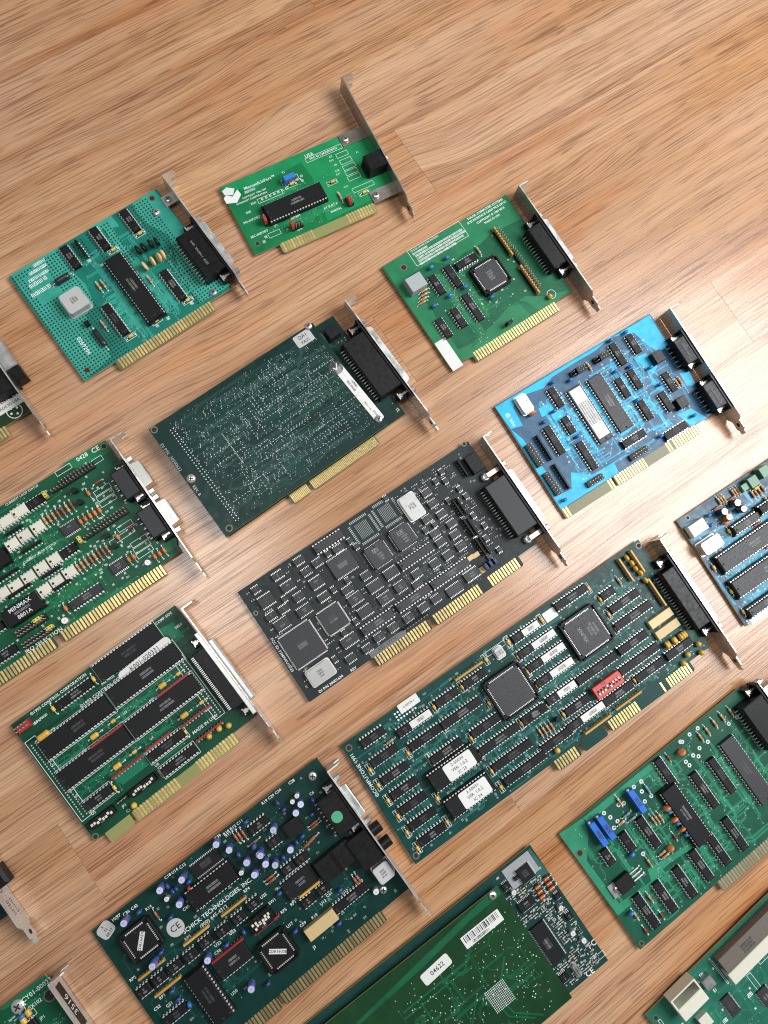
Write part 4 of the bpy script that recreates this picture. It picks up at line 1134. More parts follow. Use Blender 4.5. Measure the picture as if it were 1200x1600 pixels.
# ---- card F
rng = random.Random(70)
X, Y, R, W, H = -324.3, 40.5, 3.6, 180, 100
c = card_root('expansion_card', 'green card with rows of small white square components, cut off by the left edge', X, Y, R)
board(c, W, H, ('serial', (.0055, .075, .034)), (.012, .150, .062), [(-12.8, 73.5, [(-11.9, 73.1, 2.54)], 8.0, 'tab_dark'), (78.2, 162.4, [(78.9, 161.9, 2.54)], 8.0, 'tab_dark')])
parts(c, '''
pour 145.5 102.4 180.5 100.6 179.3 91.3 172.5 91.7 152.2 93.7|serial
pour 172.1 13.9 182.9 11.3 179.7 5.3 169.0 4.5|serial
d 91.7 87.9 u 12 3 w
d 102.8 88.7 u 10 3 w
d 86.3 71.3 u 8 3 w
d 96.4 71.8 u 8 3 w
d 107.0 71.9 u 8 3 w
d 62.6 45.3 u 8 3 w
d 72.6 44.8 u 8 3 w
d 83.0 45.1 u 8 3 w
d 93.6 45.7 u 8 3 w
d 103.9 45.7 u 8 3 w
d 87.0 31.0 u 8 3 w
d 97.1 31.4 u 8 3 w
d 107.7 31.8 u 8 3 w
d 115.6 88.3 u 10 3
d 115.8 45.3 u 10 3
d 107.6 10.7 u 20 3 g
d 41.7 8.2 u 14 3
d 46.8 27.1 u 8 3
so 125.0 59.1 u 12 7.5
so 137.8 16.4 u 12 7.5
blk 69.0 27.2 27 13 8 plastic_black converter_module
rn 92.6 79.0 u 11.6 plastic_black
rn 96.3 62.4 u 14.7 plastic_black
rn 71.8 54.5 u 17.5 plastic_black
rn 73.2 40.5 u 17.1 plastic_black
rn 97.5 39.2 u 14.2 plastic_black
rn 98.5 27.3 u 13.0 plastic_black
blk 73.4 66.8 14 12 6 plastic_black relay
hd 149.9 89.1 u 26.7 2
hd 151.2 47.6 u 27.5 2
hd 132.0 88.2 u 7.2 1
hd 132.6 46.4 u 8.3 1
hd 66.7 14.8 u 23.3 2
hd 66.0 5.6 u 22.9 2
jp 124.3 88.0 v jumper_yellow
jp 126.6 46.9 v jumper_yellow
jp 72.7 15.7 u jumper_yellow
jp 76.7 6.1 u jumper_yellow
r 113.4 73.2 v
r 116.7 73.0 v
r 120.2 72.9 v
r 123.6 72.7 v res_brown
r 127.3 72.6 v res_brown
r 131.0 72.5 v
r 134.7 72.4 v res_brown
r 114.1 31.5 v
r 117.5 31.5 v
r 120.9 31.6 v
r 124.5 31.4 v res_brown
r 127.9 31.5 v
r 131.3 31.4 v res_brown
r 134.6 31.3 v res_brown
r 138.1 31.3 v
ca 133.4 58.8 v 4 1.3 cap_orange
ca 137.2 58.7 v 4 1.3 cap_orange
ca 141.1 58.6 v 4 1.3 cap_orange
ca 144.9 58.4 v 4 1.3 cap_orange
ca 148.8 58.3 v 4 1.3 cap_orange
ca 149.0 73.2 v 4 1.3 cap_orange
ca 148.7 34.5 v 4 1.3 cap_orange
ca 146.1 16.2 v 4 1.3 cap_orange
ca 150.0 16.1 v 4 1.3 cap_orange
ca 162.3 7.4 v 4 1.3 cap_orange
ca 166.3 7.4 v 4 1.3 cap_orange
ca 170.3 7.5 v 4 1.3 cap_orange
ca 91.6 12.1 v 4 1.3 cap_orange
di 158.6 76.7 u
di 159.9 35.4 u
el 87.3 4.3 5 6 el_silver el_silver
el 156.2 6.0 4.5 6 el_silver el_silver
t92 142.5 79.4 0
t92 143.3 39.0 0
t92 141.1 70.1 0
t92 144.0 29.6 0
ho 176.8 97.2 3.4
tx 159.7 99.0 0 4.6|0428
tx 170.6 98.4 0 5.5|CE
tx 109.9 98.7 0 2.4|CURRENT LOOP STATUS
tx 97.7 56.0 0 2.4|CURRENT LOOP STATUS
tx 67.3 1.8 0 4.2|IRQ SELECTION
tx 104.8 79.4 -90 1.8|D22
ol 152.1 70.6 164.9 70.2
ol 151.5 66.1 164.3 65.6
ol 150.9 61.5 163.7 61.0
ol 151.2 39.1 163.0 38.4
ol 152.9 24.0 165.7 23.3
ol 152.3 19.5 165.1 18.8
ol 151.8 15.0 164.5 14.3
ol 137.6 99.5 149.8 97.1
ol 163.4 89.5 171.4 92.4
ol 141.5 33.6 161.1 33.1
''', rng)
o = bpy.context.scene.objects.get('converter_module'); text(o, 'MINMAX', 0, 3.4, 8.03, 4.4, 0, 'silk'); text(o, '8801A', 0, -3.5, 8.03, 4.2, 0, 'silk'); mk = MB(); scribble(mk, 0, 0, 8.03, 12, 1.6, 'marking', 0, rng); mk.obj('printed_marking', o)
auto_traces(c, W, H, 170, 'serial', rng, .35, (50, 172, 1, 96), via=.4)
auto_print(c, W, H, 130, rng, 'silk', 1.2, box=(50, 170, 6, 95))
u1, v1_ = 176.2, 62.2
u2, v2_ = 177.9, 28.1
for vv in (v1_, v2_): dsub(c, W, vv, 31, ubr=183.5, depth=14, h=12, pins_n=5, top='chip_grey', shellL=19, e=9.0)
bracket(c, 184, -26, 95, m='steel')
finish(c)

# ---- card G
rng = random.Random(71)
X, Y, R, W, H = -121.9, -91.1, 2.2, 211.5, 96.3
c = card_root('expansion_card', 'grey-black card crowded with small flat chips, two silver cans and a wide grey connector', X, Y, R)
board(c, W, H, ('slate', (.020, .026, .027)), (.045, .056, .056), [(55.8, 105.5, [(56.5, 105.0, 2.54)], 8.0, 'mask_slate'), (109.4, 192.6, [(110.4, 154.0, 2.54), (162.2, 191.1, 2.54)], 8.0, 'mask_slate')], mask_rough=.42)
parts(c, '''
ho 207.9 96.0 2.4
ho 2.8 75.9 2.0
can 144.4 77.8 15 21 4.6 can_silver -90
can 18.4 13.1 21 14 4.6 can_silver 0
d 76.3 90.3 u 20 3 gn
d 125.5 44.3 u 24 3 gn
d 139.9 19.0 u 28 3 g
d 106.2 19.4 u 24 3 g
d 73.4 19.7 u 22 3 g
''', rng)
plcc(c, 102.4, 61.5, 17, False, rng, [(0, 3.5, 3, 3.0, 0), (1, 0, 7, 1.2, 0), (1, -2.2, 6, 1.2, 0), (1, -4.4, 5, 1.2, 0)])
plcc(c, 125.6, 62.4, 17, False, rng, [(0, 3.5, 3, 3.0, 0), (1, 0, 7, 1.2, 0), (1, -2.2, 6, 1.2, 0), (1, -4.4, 5, 1.2, 0)])
parts(c, '''
qf 18.7 37.4 26 26
qf 47.6 40.5 18 18
so 75.8 70.4 u 20 15
so 14.3 79.3 u 12 8
so 12.2 90.3 u 7 4
so 31.3 90.2 u 10 4.5
so 33.1 79.3 u 11 6
so 50.1 90.6 u 9 4.5
so 50.5 80.8 u 9 4.5
so 52.2 69.8 u 11 7
so 50.8 58.0 u 10 4.5
so 35.5 68.3 u 9 5
so 33.5 57.6 u 12 6
so 14.4 58.4 u 12 7
so 69.5 43.6 u 12 6.5
so 70.5 31.6 u 12 6.5
so 87.0 43.2 u 12 6.5
so 102.9 44.5 u 12 6.5
so 102.9 32.0 u 10 6.5
so 88.6 31.3 u 12 6.5
so 48.9 20.5 u 14 6.5
so 42.4 9.0 u 9 4.5
so 56.7 8.0 u 9 4.5
so 68.5 10.2 u 9 4.5
so 81.2 10.0 u 9 4.5
so 94.8 9.5 u 9 4.5
so 108.7 9.4 u 9 4.5
so 120.4 9.3 u 9 4.5
so 119.0 33.0 u 9 5
so 134.8 31.7 u 9 5
so 146.9 31.5 u 9 5
so 159.4 31.7 u 9 5
so 154.0 9.1 u 14 6.5
so 136.2 7.1 u 14 6.5
so 160.4 80.5 u 9 4.5
so 160.0 70.8 u 9 4.5
so 161.0 60.3 u 9 4.5
so 163.3 49.9 u 9 4.5
so 148.0 50.7 u 9 4.5
so 147.9 42.8 u 9 4.5
so 160.7 41.5 u 9 4.5
so 131.4 94.2 u 4 3
rn 173.4 57.5 v 15.3 plastic_black
rn 176.7 56.7 v 15.7 plastic_black
rn 171.8 39.9 v 15.0 plastic_black
rn 174.9 38.9 v 15.0 plastic_black
rn 171.0 22.9 v 15.5 plastic_black
rn 174.4 21.9 v 15.4 plastic_black
rn 194.5 80.8 v 14.6 plastic_black
rn 97.5 4.6 u 23.4 plastic_black
blk 204.6 78.8 11 15 6 chip_black filter_module
blk 160.1 20.1 6 4 2.5 cap_tan tantalum_capacitor
blk 164.8 19.6 6 4 2.5 cap_tan tantalum_capacitor
blk 162.3 7.5 4 5 2.5 cap_tan tantalum_capacitor
jp 165.2 8.2 v jumper_navy
jp 169.3 8.2 v jumper_navy
jp 173.4 8.1 v jumper_navy
st 71.3 2.3 32 4.5 0 paper_dark .5|ASY 1777C
tx 2.1 39.6 -90 3.0|FCC ID: F3M9WU1D23
tx 20.1 2.0 0 3.0|DI P/N 30001624
tx 39.6 1.4 0 3.0|REV
''', rng)
for (px, py) in ((465, 370), (545, 310)): pass
fp = MB()
for (fx, fy) in ((104.5, 83.6), (126.4, 84.5)):
    for i in range(11):
        t = (i - 5) * 1.4; fp.rect(fx + t, fy + 9.2, .7, 2, .05, 'silk_dim'); fp.rect(fx + t, fy - 9.2, .7, 2, .05, 'silk_dim'); fp.rect(fx + 9.2, fy + t, 2, .7, .05, 'silk_dim'); fp.rect(fx - 9.2, fy + t, 2, .7, .05, 'silk_dim')
    for i in range(9): fp.line([(fx - 5 + i * 1.2, fy - 6), (fx - 5 + i * 1.2, fy + 6)], .3, .045, 'silk_dim')
    OCC.append((fx, fy, 10, 10))
fp.obj('empty_solder_pads', c, (0, 0, ZT[0]), kind='stuff')
auto_chips(c, 8, 150, 8, 90, 16, rng, 9, 4.5)
auto_chips(c, 8, 186, 8, 90, 26, rng, 5, 3.5)
auto_traces(c, W, H, 120, 'slate', rng, .28, via=.3)
smd_field(c, 133, 190, 20, 94, 0, rng, (3.0, 2.2), ('marking', 'marking_faint', 'marking_faint', 'hole_dark'), .55, (1.3, .7, .5))
smd_field(c, 6, 132, 8, 92, 0, rng, (3.6, 3.2), ('marking_faint', 'marking', 'hole_dark', 'marking_faint'), .30, (1.6, .9, .5))
auto_print(c, W, H, 40, rng, 'silk_dim')
u_, v_ = 204.4, 36.1
q = dsub(c, W, v_, 62, ubr=218.5, depth=21, h=12.5, pins_n=18, body='chip_black', top='shield_grey', ears=False)
for sg in (-1, 1): MB().lathe([(3.6, 0), (3.6, 3), (2.5, 4.2), (1.2, 4.4)], 'steel', c=(206, v_ + sg * 29, .3), n=8).box(206, 217, v_ + sg * 29 - 2, v_ + sg * 29 + 2, 4, 8, 'pin_gold', .4).obj('connector_bolt', q)
bracket(c, 219, -27, 92, m='steel_dull')
finish(c)

# ---- card H
rng = random.Random(72)
X, Y, R, W, H = -116.8, -229.7, 1.2, 281, 100
c = card_root('expansion_card', 'longest green card with two large square chips and a red switch block', X, Y, R)
board(c, W, H, ('sea', (.0065, .045, .038)), (.026, .135, .115), [(125.1, 147.4, [(125.6, 146.9, 2.54)], 8.0, 'mask_sea'), (150.6, 173.0, [], 8.0, 'mask_sea'), (176.7, 259.8, [(177.4, 206.5, 2.54), (228.8, 232.6, 2.54), (235.0, 259.0, 2.54)], 8.0, 'mask_sea')])
plcc(c, 127.3, 62.1, 27, True, rng, [])
parts(c, '''
can 136.2 90.1 8.5 10 3.5 can_silver -90
ol 127.2 92.1 144.3 95.6
rn 108.5 92.1 u 25.4 rn_gold
d 109.0 84.9 u 16 3
d 84.0 85.1 u 16 3
d 53.8 83.5 u 24 3 l
d 54.6 70.2 u 22 3
d 62.2 53.6 u 22 3
d 86.8 69.7 u 28 3
d 96.8 51.9 u 20 3
d 99.7 38.0 u 28 3
d 101.5 23.0 u 28 3 f
d 104.5 9.8 u 30 3 f
d 132.1 38.3 u 16 3
d 22.9 92.3 u 16 3
d 22.4 76.7 u 18 3
d 22.3 62.1 u 18 3
d 22.2 49.4 u 18 3
d 21.6 37.1 u 18 3
d 21.5 24.0 u 18 3
d 20.9 11.1 u 18 3
d 60.1 40.5 u 32 6 sn
d 58.9 18.1 u 30 6 sn
cy 8.5 73.9 v
cy 7.7 61.5 v
cy 7.7 48.5 v
cy 7.7 35.4 v
cy 7.0 22.3 v
cy 7.5 8.8 v
cy 72.3 84.5 v
cy 70.2 68.2 v
cy 98.1 84.8 v
cy 108.6 63.5 v
cy 83.0 50.2 v
cy 82.5 37.0 v
cy 82.7 22.0 v
cy 81.9 8.6 v
cy 120.8 37.3 v
cy 147.0 92.9 v
cy 146.7 79.2 v
cy 146.8 65.7 v
cy 146.7 53.2 v
cy 177.7 92.2 v
cy 124.6 91.3 v
cy 38.2 29.1 v
cy 35.1 11.5 v
cy 38.0 67.8 v
cy 49.2 55.1 v
st 58.0 97.1 17 7 0 paper .4|2-50029-1
tx 3.3 72.9 90 4.0|©COMPUTONE 1991
ho 4.1 95.2 3.4
ho 3.6 4.7 3.4
r 31.4 82.4 u
''', rng)
for i in range(7):
    for j in range(3): u0, v0 = 45.2, 91.4; SILK[0].disc(u0 + i * 2.54, v0 + j * 2.54, .8, ZT[0] + .06, 'silk', 8)
o, zt = plcc(c, 201.9, 65.3, 27, True, rng, [(5 , 0, 10, 1.7, 90), (8, 0, 9, 1.5, 90), (2.2, 0, 8, 1.5, 90)])
text(o, 'XILINX', -4, 0, zt + .03, 4.2, 90, 'marking')
parts(c, '''
d 162.2 91.9 u 20 3 l
d 164.4 79.6 u 28 3 l
d 164.8 67.3 u 28 3 l
d 164.1 54.4 u 28 3 l
d 159.4 39.1 u 22 3 l
d 165.2 14.0 u 28 3 l
d 207.2 93.5 u 24 3
d 233.7 79.9 u 10 3
d 241.4 67.7 u 22 3
d 241.0 54.9 u 28 3
d 228.5 38.2 u 22 3
d 225.4 25.3 u 30 3 f
d 192.7 38.3 u 30 3 f
d 227.7 13.7 u 22 3
d 196.2 13.4 u 22 3
d 164.4 24.4 u 18 3
d 136.6 12.9 u 22 3
d 132.9 37.5 u 18 3
d 257.2 13.7 u 20 3
blk 258.5 40.9 22 7 4 cap_tan ceramic_filter
blk 258.3 31.2 22 7 4 cap_tan ceramic_filter
sw 192.4 23.9 u 25.2 10 switch_red 8
rn 169.2 4.3 u 25.2 rn_gold
rn 199.6 5.1 u 25.3 rn_gold
rn 267.5 59.1 v 25.7 rn_gold
rn 256.4 87.1 v 19.4 rn_gold
rn 268.4 87.4 v 19.3 rn_gold
co 262.9 94.0 v cap_yellow 5
co 263.7 88.5 v cap_yellow 5
co 263.9 83.4 v cap_yellow 5
co 264.6 78.4 v cap_yellow 5
co 265.0 71.5 v cap_yellow 5
co 251.0 21.5 v cap_yellow 6
co 254.1 21.2 v cap_yellow 6
co 257.2 21.0 v cap_yellow 6
co 260.3 20.7 v cap_yellow 6
co 263.3 20.5 v cap_yellow 6
co 266.1 20.4 v cap_yellow 6
co 268.9 20.3 v cap_yellow 6
ta 132.3 6.1
ta 260.5 5.9
ta 271.0 0.9
ta 272.8 7.6
ta 253.6 2.6
cy 223.4 91.3 v
cy 226.4 79.1 v
cy 225.5 66.0 v
cy 223.8 53.8 v
cy 206.1 24.4 v
cy 213.3 13.8 v
cy 183.2 12.5 v
cy 151.7 24.6 v
cy 151.2 13.2 v
cy 177.8 91.9 v
cy 146.4 92.3 v
cy 146.5 79.2 v
cy 146.4 66.0 v
cy 146.6 53.1 v
cy 143.9 37.0 v
cy 120.7 37.6 v
r 129.2 23.8 v
r 132.5 23.4 v
r 135.9 23.0 v
r 139.3 22.6 v
r 247.6 82.2 v
t92 145.4 24.6 0
st 186.3 91.2 11 8 0 paper .4
tx 239.4 96.1 0 8.5 ink|2743
ho 278.4 96.0 3.4
''', rng)
auto_traces(c, W, H, 330, 'sea', rng, .35, via=.5)
auto_print(c, W, H, 130, rng, 'silk_dim', 1.3)
u_, v_ = 275.7, 44.8
dsub(c, W, v_, 69, ubr=289, depth=14, h=12.5, pins_n=19, shellL=55)
bracket(c, 289.5, -27, 93, m='steel', tabs=[])
import re as _re
SOCK = [o_ for o_ in c.children if o_.name.startswith('socketed_chip')]
for o_, s_ in zip(SOCK, ('2-50030/VER. 1.0.2/IC 23', '2-50031/VER. 1.0.2/IC 24')):
    lb = sticker(o_, 4.5, 0, 24, 12.4, 0, rnd=1.5, z=6.75 - ZT[0])
    for i, t in enumerate(s_.split('/')): text(lb, t, 0, 3.8 - i * 3.8, .19, 3.3, 0, 'ink')
finish(c)

# ---- card I
rng = random.Random(73)
X, Y, R, W, H = 199.7, -227.8, 0.2, 170, 99.6
c = card_root('expansion_card', 'blue-grey card with two large grey chips, cut off by the right edge', X, Y, R)
board(c, W, H, ('sky', (.016, .060, .100)), (.022, .260, .400), (), mask_rough=.34, spec=.30)
parts(c, '''
pour 3.4 93.3 23.3 90.3 23.0 88.2 3.5 90.9|sky
pour 3.7 80.6 18.2 79.8 18.3 77.4 3.1 78.1|sky
pour 2.6 46.2 3.9 18.5 1.6 18.9 0.9 45.6|sky
pour 61.1 96.4 65.4 95.0 65.4 81.1 62.5 80.5|sky
d 46.3 68.2 u 20 3 gs
d 40.5 51.8 u 52 6 gs
d 39.3 29.5 u 52 6 gs
d 23.2 8.2 u 28 3 gs
can 10.2 69.9 20 12 9 steel_dull 0
blk 5.9 86.4 8.5 10 6 white_plastic relay
blk 13.1 86.5 8.5 10 6 white_plastic relay
el 33.8 85.9 6 9 el_black el_silver
el 48.4 86.4 6 9 el_black el_silver
el 35.6 79.6 6 8 cap_orange paper
el 50.7 79.3 6 8 el_black paper
co 32.6 78.7 u cap_orange 6
blk 71.0 92.8 9 9 8 led_green relay
blk 84.4 94.6 9 9 8 led_green relay
blk 63.3 92.5 7 6 6 led_green led
ta 82.2 91.9 jumper_red
r 39.6 94.0 v
r 42.0 93.7 v
r 44.4 93.5 v
r 53.9 93.3 v
r 56.3 93.0 v
r 59.0 92.8 v
r 49.7 90.2 u res_brown
r 33.9 90.6 u res_brown
r 68.0 83.3 v
r 71.1 83.2 v
r 74.7 82.8 v
r 78.6 82.7 v
cb 24.2 89.3
cb 21.4 81.9
cb 17.3 83.3
ca 32.3 69.7 v 4 1.3
ca 3.9 52.6 v 4 1.3
ca 5.2 29.4 v 4 1.3
ca 4.3 10.9 v 4 1.3
ca 73.2 86.2 u 5 1.5
ca 62.1 68.3 v 4 1.3
ca 75.1 74.3 v 4 1.3
di 54.8 61.9 u
di 57.8 61.5 u
di 52.2 41.7 u
d 72.4 69.9 u 16 3 s
st 23.7 2.2 36 7.5 0 paper 1
tx 6.2 1.9 0 5|S/N
ho 9.4 96.5 2.6
''', rng)
auto_traces(c, W, H, 200, 'sky', rng, .32, (4, 110, 3, 94), via=.42)
auto_print(c, W, H, 50, rng, box=(4, 80, 4, 90))
finish(c)

# ---- card J
rng = random.Random(74)
X, Y, R, W, H = -294.0, -91.4, 5.6, 136, 99
c = card_root('expansion_card', 'dark green stacked card with five long black chips and thin red resistor strips', X, Y, R)
board(c, W, H, ('forest', (.0052, .055, .028)), (.010, .150, .078), [(8.0, 27.7, [], 8.0, 'laminate_yellow'), (29.9, 115.7, [(30.9, 66.8, 2.54), (82.8, 87.1, 2.54), (87.8, 114.5, 2.54)], 8.0, 'laminate_yellow')])
parts(c, '''
pour 117.4 91.4 128.0 90.0 127.9 77.9 118.3 80.8|forest
''', rng)
PINS.clear()
parts(c, '''
d 90.9 91.2 u 40 6 o
d 46.1 89.8 u 22 3
tx 36.9 96.7 0 3.0|©1993 CONTROL CORPORATION
tx 18.1 90.2 0 2.4|P/N 70030
tx 15.0 89.9 0 2.4|REV D
tx 124.4 96.0 0 2.8|COMP SIDE
tx 129.4 85.1 0 3.0|9850
hd 6.7 93.1 u 9.9 2
blk 7.5 92.7 10 6 5 rn_red plug_header
sw 47.5 10.2 u 19.8 6 plastic_black 8
sw 14.0 9.9 u 19.1 6 plastic_black 8
ta 34.5 3.0
ta 101.6 8.9
ta 110.2 8.9
ta 116.7 6.5
cy 61.5 10.2 v
ca 61.8 90.6 v 4 1.3
ca 28.9 90.5 v 4 1.3
ho 2.0 2.2 3
hd 31.1 11.3 u 8.5 1
tx 28.6 6.9 0 2.6|JP1
tx 29.0 2.4 0 2.6|C1
rn 103.7 11.6 u 23.8 rn_red
''', rng)
auto_traces(c, W, H, 60, 'forest', rng, .35, via=.35)
SB = SILK[0]; ZT[0] = 9.0; OCC.clear(); PINS.clear()
D0 = (1.2, 85.0); D1 = (120.7, 83.1); D2 = (121.8, 12.5); D3 = (0.9, 14.7); du0 = (D0[0] + D3[0]) / 2; du1 = (D1[0] + D2[0]) / 2; dv1 = (D0[1] + D1[1]) / 2; dv0 = (D3[1] + D2[1]) / 2
MB().prism([(du0, dv0), (du1, dv0), (du1, dv1), (du0 + 50, dv1), (du0 + 50, dv1 - 3), (du0, dv1 - 3)], 7.4, 9.0, 'mask_forest', 'laminate_edge').obj('daughter_board', c)
parts(c, '''
pour 33.0 30.6 71.6 28.1 65.4 19.3 37.0 19.0|forest
d 92.1 71.4 u 44 6 o
d 90.0 45.6 u 44 6 o
d 35.3 70.3 u 42 6 o
d 33.6 46.0 u 42 6 o
d 20.1 22.3 u 16 3 o
d 75.9 22.3 u 24 3 o
d 76.6 8.7 u 22 3 o
rn 103.1 53.1 u 25.3 rn_red
rn 103.2 26.2 u 24.3 rn_red
rn 47.8 52.7 u 25.6 rn_red
rn 47.1 27.1 u 25.8 rn_red
rn 72.9 28.1 u 20.2 rn_red
ca 15.3 79.2 u 9 2.4
ca 41.5 57.9 u 6 2.0
ca 97.3 57.7 u 6 2.0
ca 97.3 31.5 u 6 2.0
ca 41.9 31.7 u 6 2.0
ca 56.8 58.4 u 3.5 1.3
ca 56.2 32.4 u 3.5 1.3
ca 110.6 57.5 u 3.5 1.3
ca 111.7 31.3 u 3.5 1.3
ca 90.9 21.6 v 3.5 1.3
ca 32.0 21.1 v 3.5 1.3
tx 60.7 80.0 0 3.4|©1993 CONTROL CO
tx 69.7 83.7 0 2.4|P/N 70022
tx 104.4 17.6 0 3.4|MADE IN USA
tx 66.1 58.1 0 2.8|U3
tx 8.3 59.0 0 2.8|U1
tx 8.8 32.5 0 2.8|U2
tx 11.2 16.1 0 2.8|U5
tx 30.2 53.9 0 2.4|RP1
tx 85.7 54.0 0 2.4|RP3
tx 112.1 24.5 0 2.4|RP4
tx 62.7 15.5 0 2.8|U6
tx 70.2 32.5 0 2.4|U4
st 98.2 80.7 43 6.6 2 paper 3.2|K001-020331
''', rng)
pd = MB()
for (ua, va, ub, vb) in ((1.1, 81.4, 1.6, 17.7), (120.2, 65.3, 120.8, 17.0)):
    uc = min(max((ua + ub) / 2, du0 + 5), du1 - 5); n_ = int(abs(va - vb) / 2.0)
    for i in range(n_):
        for s_ in (-1, 1): pd.disc(uc + s_ * 1.5, min(va, vb) + (i + .5) * 2.0, .55, ZT[0] + .05, 'solder', 7)
    outline(uc - 4, min(va, vb) - 1.5, uc + 4, max(va, vb) + 1.5, .4)
pd.obj('solder_pads', c, kind='stuff')
auto_traces(c, W, H, 90, 'forest', rng, .35, (du0 + 2, du1 - 2, dv0 + 2, dv1 - 4), via=.4)
ZT[0] = 5.0
u_, v_ = 130.5, 37.7
q = dsub(c, W, v_, 66, ubr=139.5, depth=13, h=12.5, pins_n=34, body='plastic_black', comb=True, shell=False)
MB().box(136.0, 139.4, v_ - 35, v_ + 35, 2, 13.9, 'shell_bright', .4).box(140.5, 144.5, v_ - 26, v_ + 26, 3.5, 12.0, 'shell_bright', 1.0).obj('connector_shield', q)
bracket(c, 139.5, -27, 93, m='steel')
finish(c)

# ---- card K
rng = random.Random(75)
X, Y, R, W, H = -315.7, -254.0, 4.3, 187, 113
c = card_root('expansion_card', 'very dark green card studded with violet-topped capacitors, round grey sticker beside white lettering', X, Y, R)
board(c, W, H, ('night', (.0042, .030, .024)), (.009, .060, .048), [(3.8, 72.1, [(5.3, 71.8, 2.54)], 8.0, 'tab_dark'), (74.8, 162.1, [(75.2, 161.6, 2.54)], 8.0, 'tab_dark')], fm='finger_dull')
plcc(c, 24.0, 88.4, 17, True, rng, [], 'chip_black', ('CDR16ADC', 12, 3.4, 47))
parts(c, '''
el 23.0 105.6 5 10
el 52.6 108.3 5 11
el 68.6 104.8 5 11
el 58.1 93.0 5 10
el 23.3 71.8 5 11
el 52.0 51.6 5 9
el 64.9 18.6 5 9
el 99.0 109.3 5 10
el 103.7 101.2 5 10
el 108.6 86.7 5 10
el 119.2 85.6 5 10
el 108.4 77.0 5 10
el 118.0 78.2 5 10
el 52.4 100.1 3.6 6 el_silver paper
el 101.5 83.1 3.6 6 el_silver paper
cb 32.2 104.2 u cap_navy
cb 46.6 88.3 u cap_navy
cb 56.6 106.3 v cap_navy
cb 57.5 101.2 v cap_navy
cb 60.3 101.2 v cap_navy
cb 69.3 99.8 u cap_navy
cb 122.3 108.1 u cap_navy
cb 106.1 93.3 v cap_navy
cb 96.2 93.8 v cap_navy
cb 66.1 50.1 u cap_navy
cb 80.2 49.6 v cap_navy
cb 21.8 42.1 u cap_navy
cb 25.8 34.6 v cap_blue
cb 21.4 48.8 u cap_navy
cb 29.2 73.7 u cap_navy
cb 117.6 91.7 u cap_navy
cb 67.2 95.6 v rn_red
so 85.2 102.2 u 22 9 chip_black
d 80.6 88.1 u 28 6 s
d 7.4 60.7 u 8 3
d 19.1 60.6 u 8 3
d 31.6 60.3 u 8 3
d 43.7 59.7 u 8 3
d 56.4 60.3 u 8 3
d 69.3 59.2 u 8 3
d 82.8 59.2 u 8 3
d 95.9 60.4 u 8 3
rn 18.5 68.8 u 19.7 rn_gold
rn 21.0 53.2 u 20.0 rn_gold
rn 53.8 68.0 u 20.7 rn_gold
rn 84.2 67.6 u 19.7 rn_gold
rn 64.6 47.0 u 24.8 rn_red
d 39.7 31.4 v 30 6 s
d 63.6 39.5 u 20 6
d 15.3 35.2 u 14 3
d 128.1 101.0 u 12 3
sw 94.1 47.8 u 15.0 8 plastic_black 6
r 110.7 103.3 v res_brown
r 113.3 102.8 v res_brown
r 116.3 102.3 v res_brown
r 39.8 95.2 v res_brown
st 7.8 107.8 11 10 20 paper_grey 3|S/N/BK37
''', rng)
o = sticker(c, 44.8, 80.1, 12, 12, 0, m='paper_grey', rnd=5.9, name='round_sticker', n=7); text(o, 'CE', 0, 0, .19, 6.5, 0, 'ink')
parts(c, '''
tx 75.1 74.1 0 4.2|SCHICK TECHNOLOGIES, INC.
tx 69.0 70.0 0 3.6|(800) 645-4312
tx 17.3 110.1 0 3|10/97
tx 24.3 108.5 0 3|C36
tx 30.6 108.2 0 3|C42
tx 37.7 102.0 0 3|R14
tx 112.8 110.1 0 3|R18 R12 C11
tx 107.4 108.4 0 3|R13
tx 100.7 111.4 0 3|C39
tx 59.3 111.0 0 3|C18
tx 64.9 110.9 0 3|U14
tx 71.0 110.4 0 3|C15
tx 57.4 86.1 0 3|C40
tx 67.4 79.6 0 3|U9
tx 61.0 53.5 0 3|U22
tx 73.2 53.5 0 3|U23
tx 4.5 70.9 0 3|RP2
tx 13.5 49.3 0 3|RP1
tx 47.6 69.5 0 3|RP3
tx 96.5 70.2 0 3|RP4
tx 58.1 49.3 0 3|C58
tx 52.2 21.0 0 3|U20
tx 6.9 45.5 0 3|C53
tx 14.4 42.2 0 3|C51
''', rng)
plcc(c, 91.5, 25.5, 17, True, rng, [], 'chip_black', ('CDR16USB', 12, 3.4, -38))
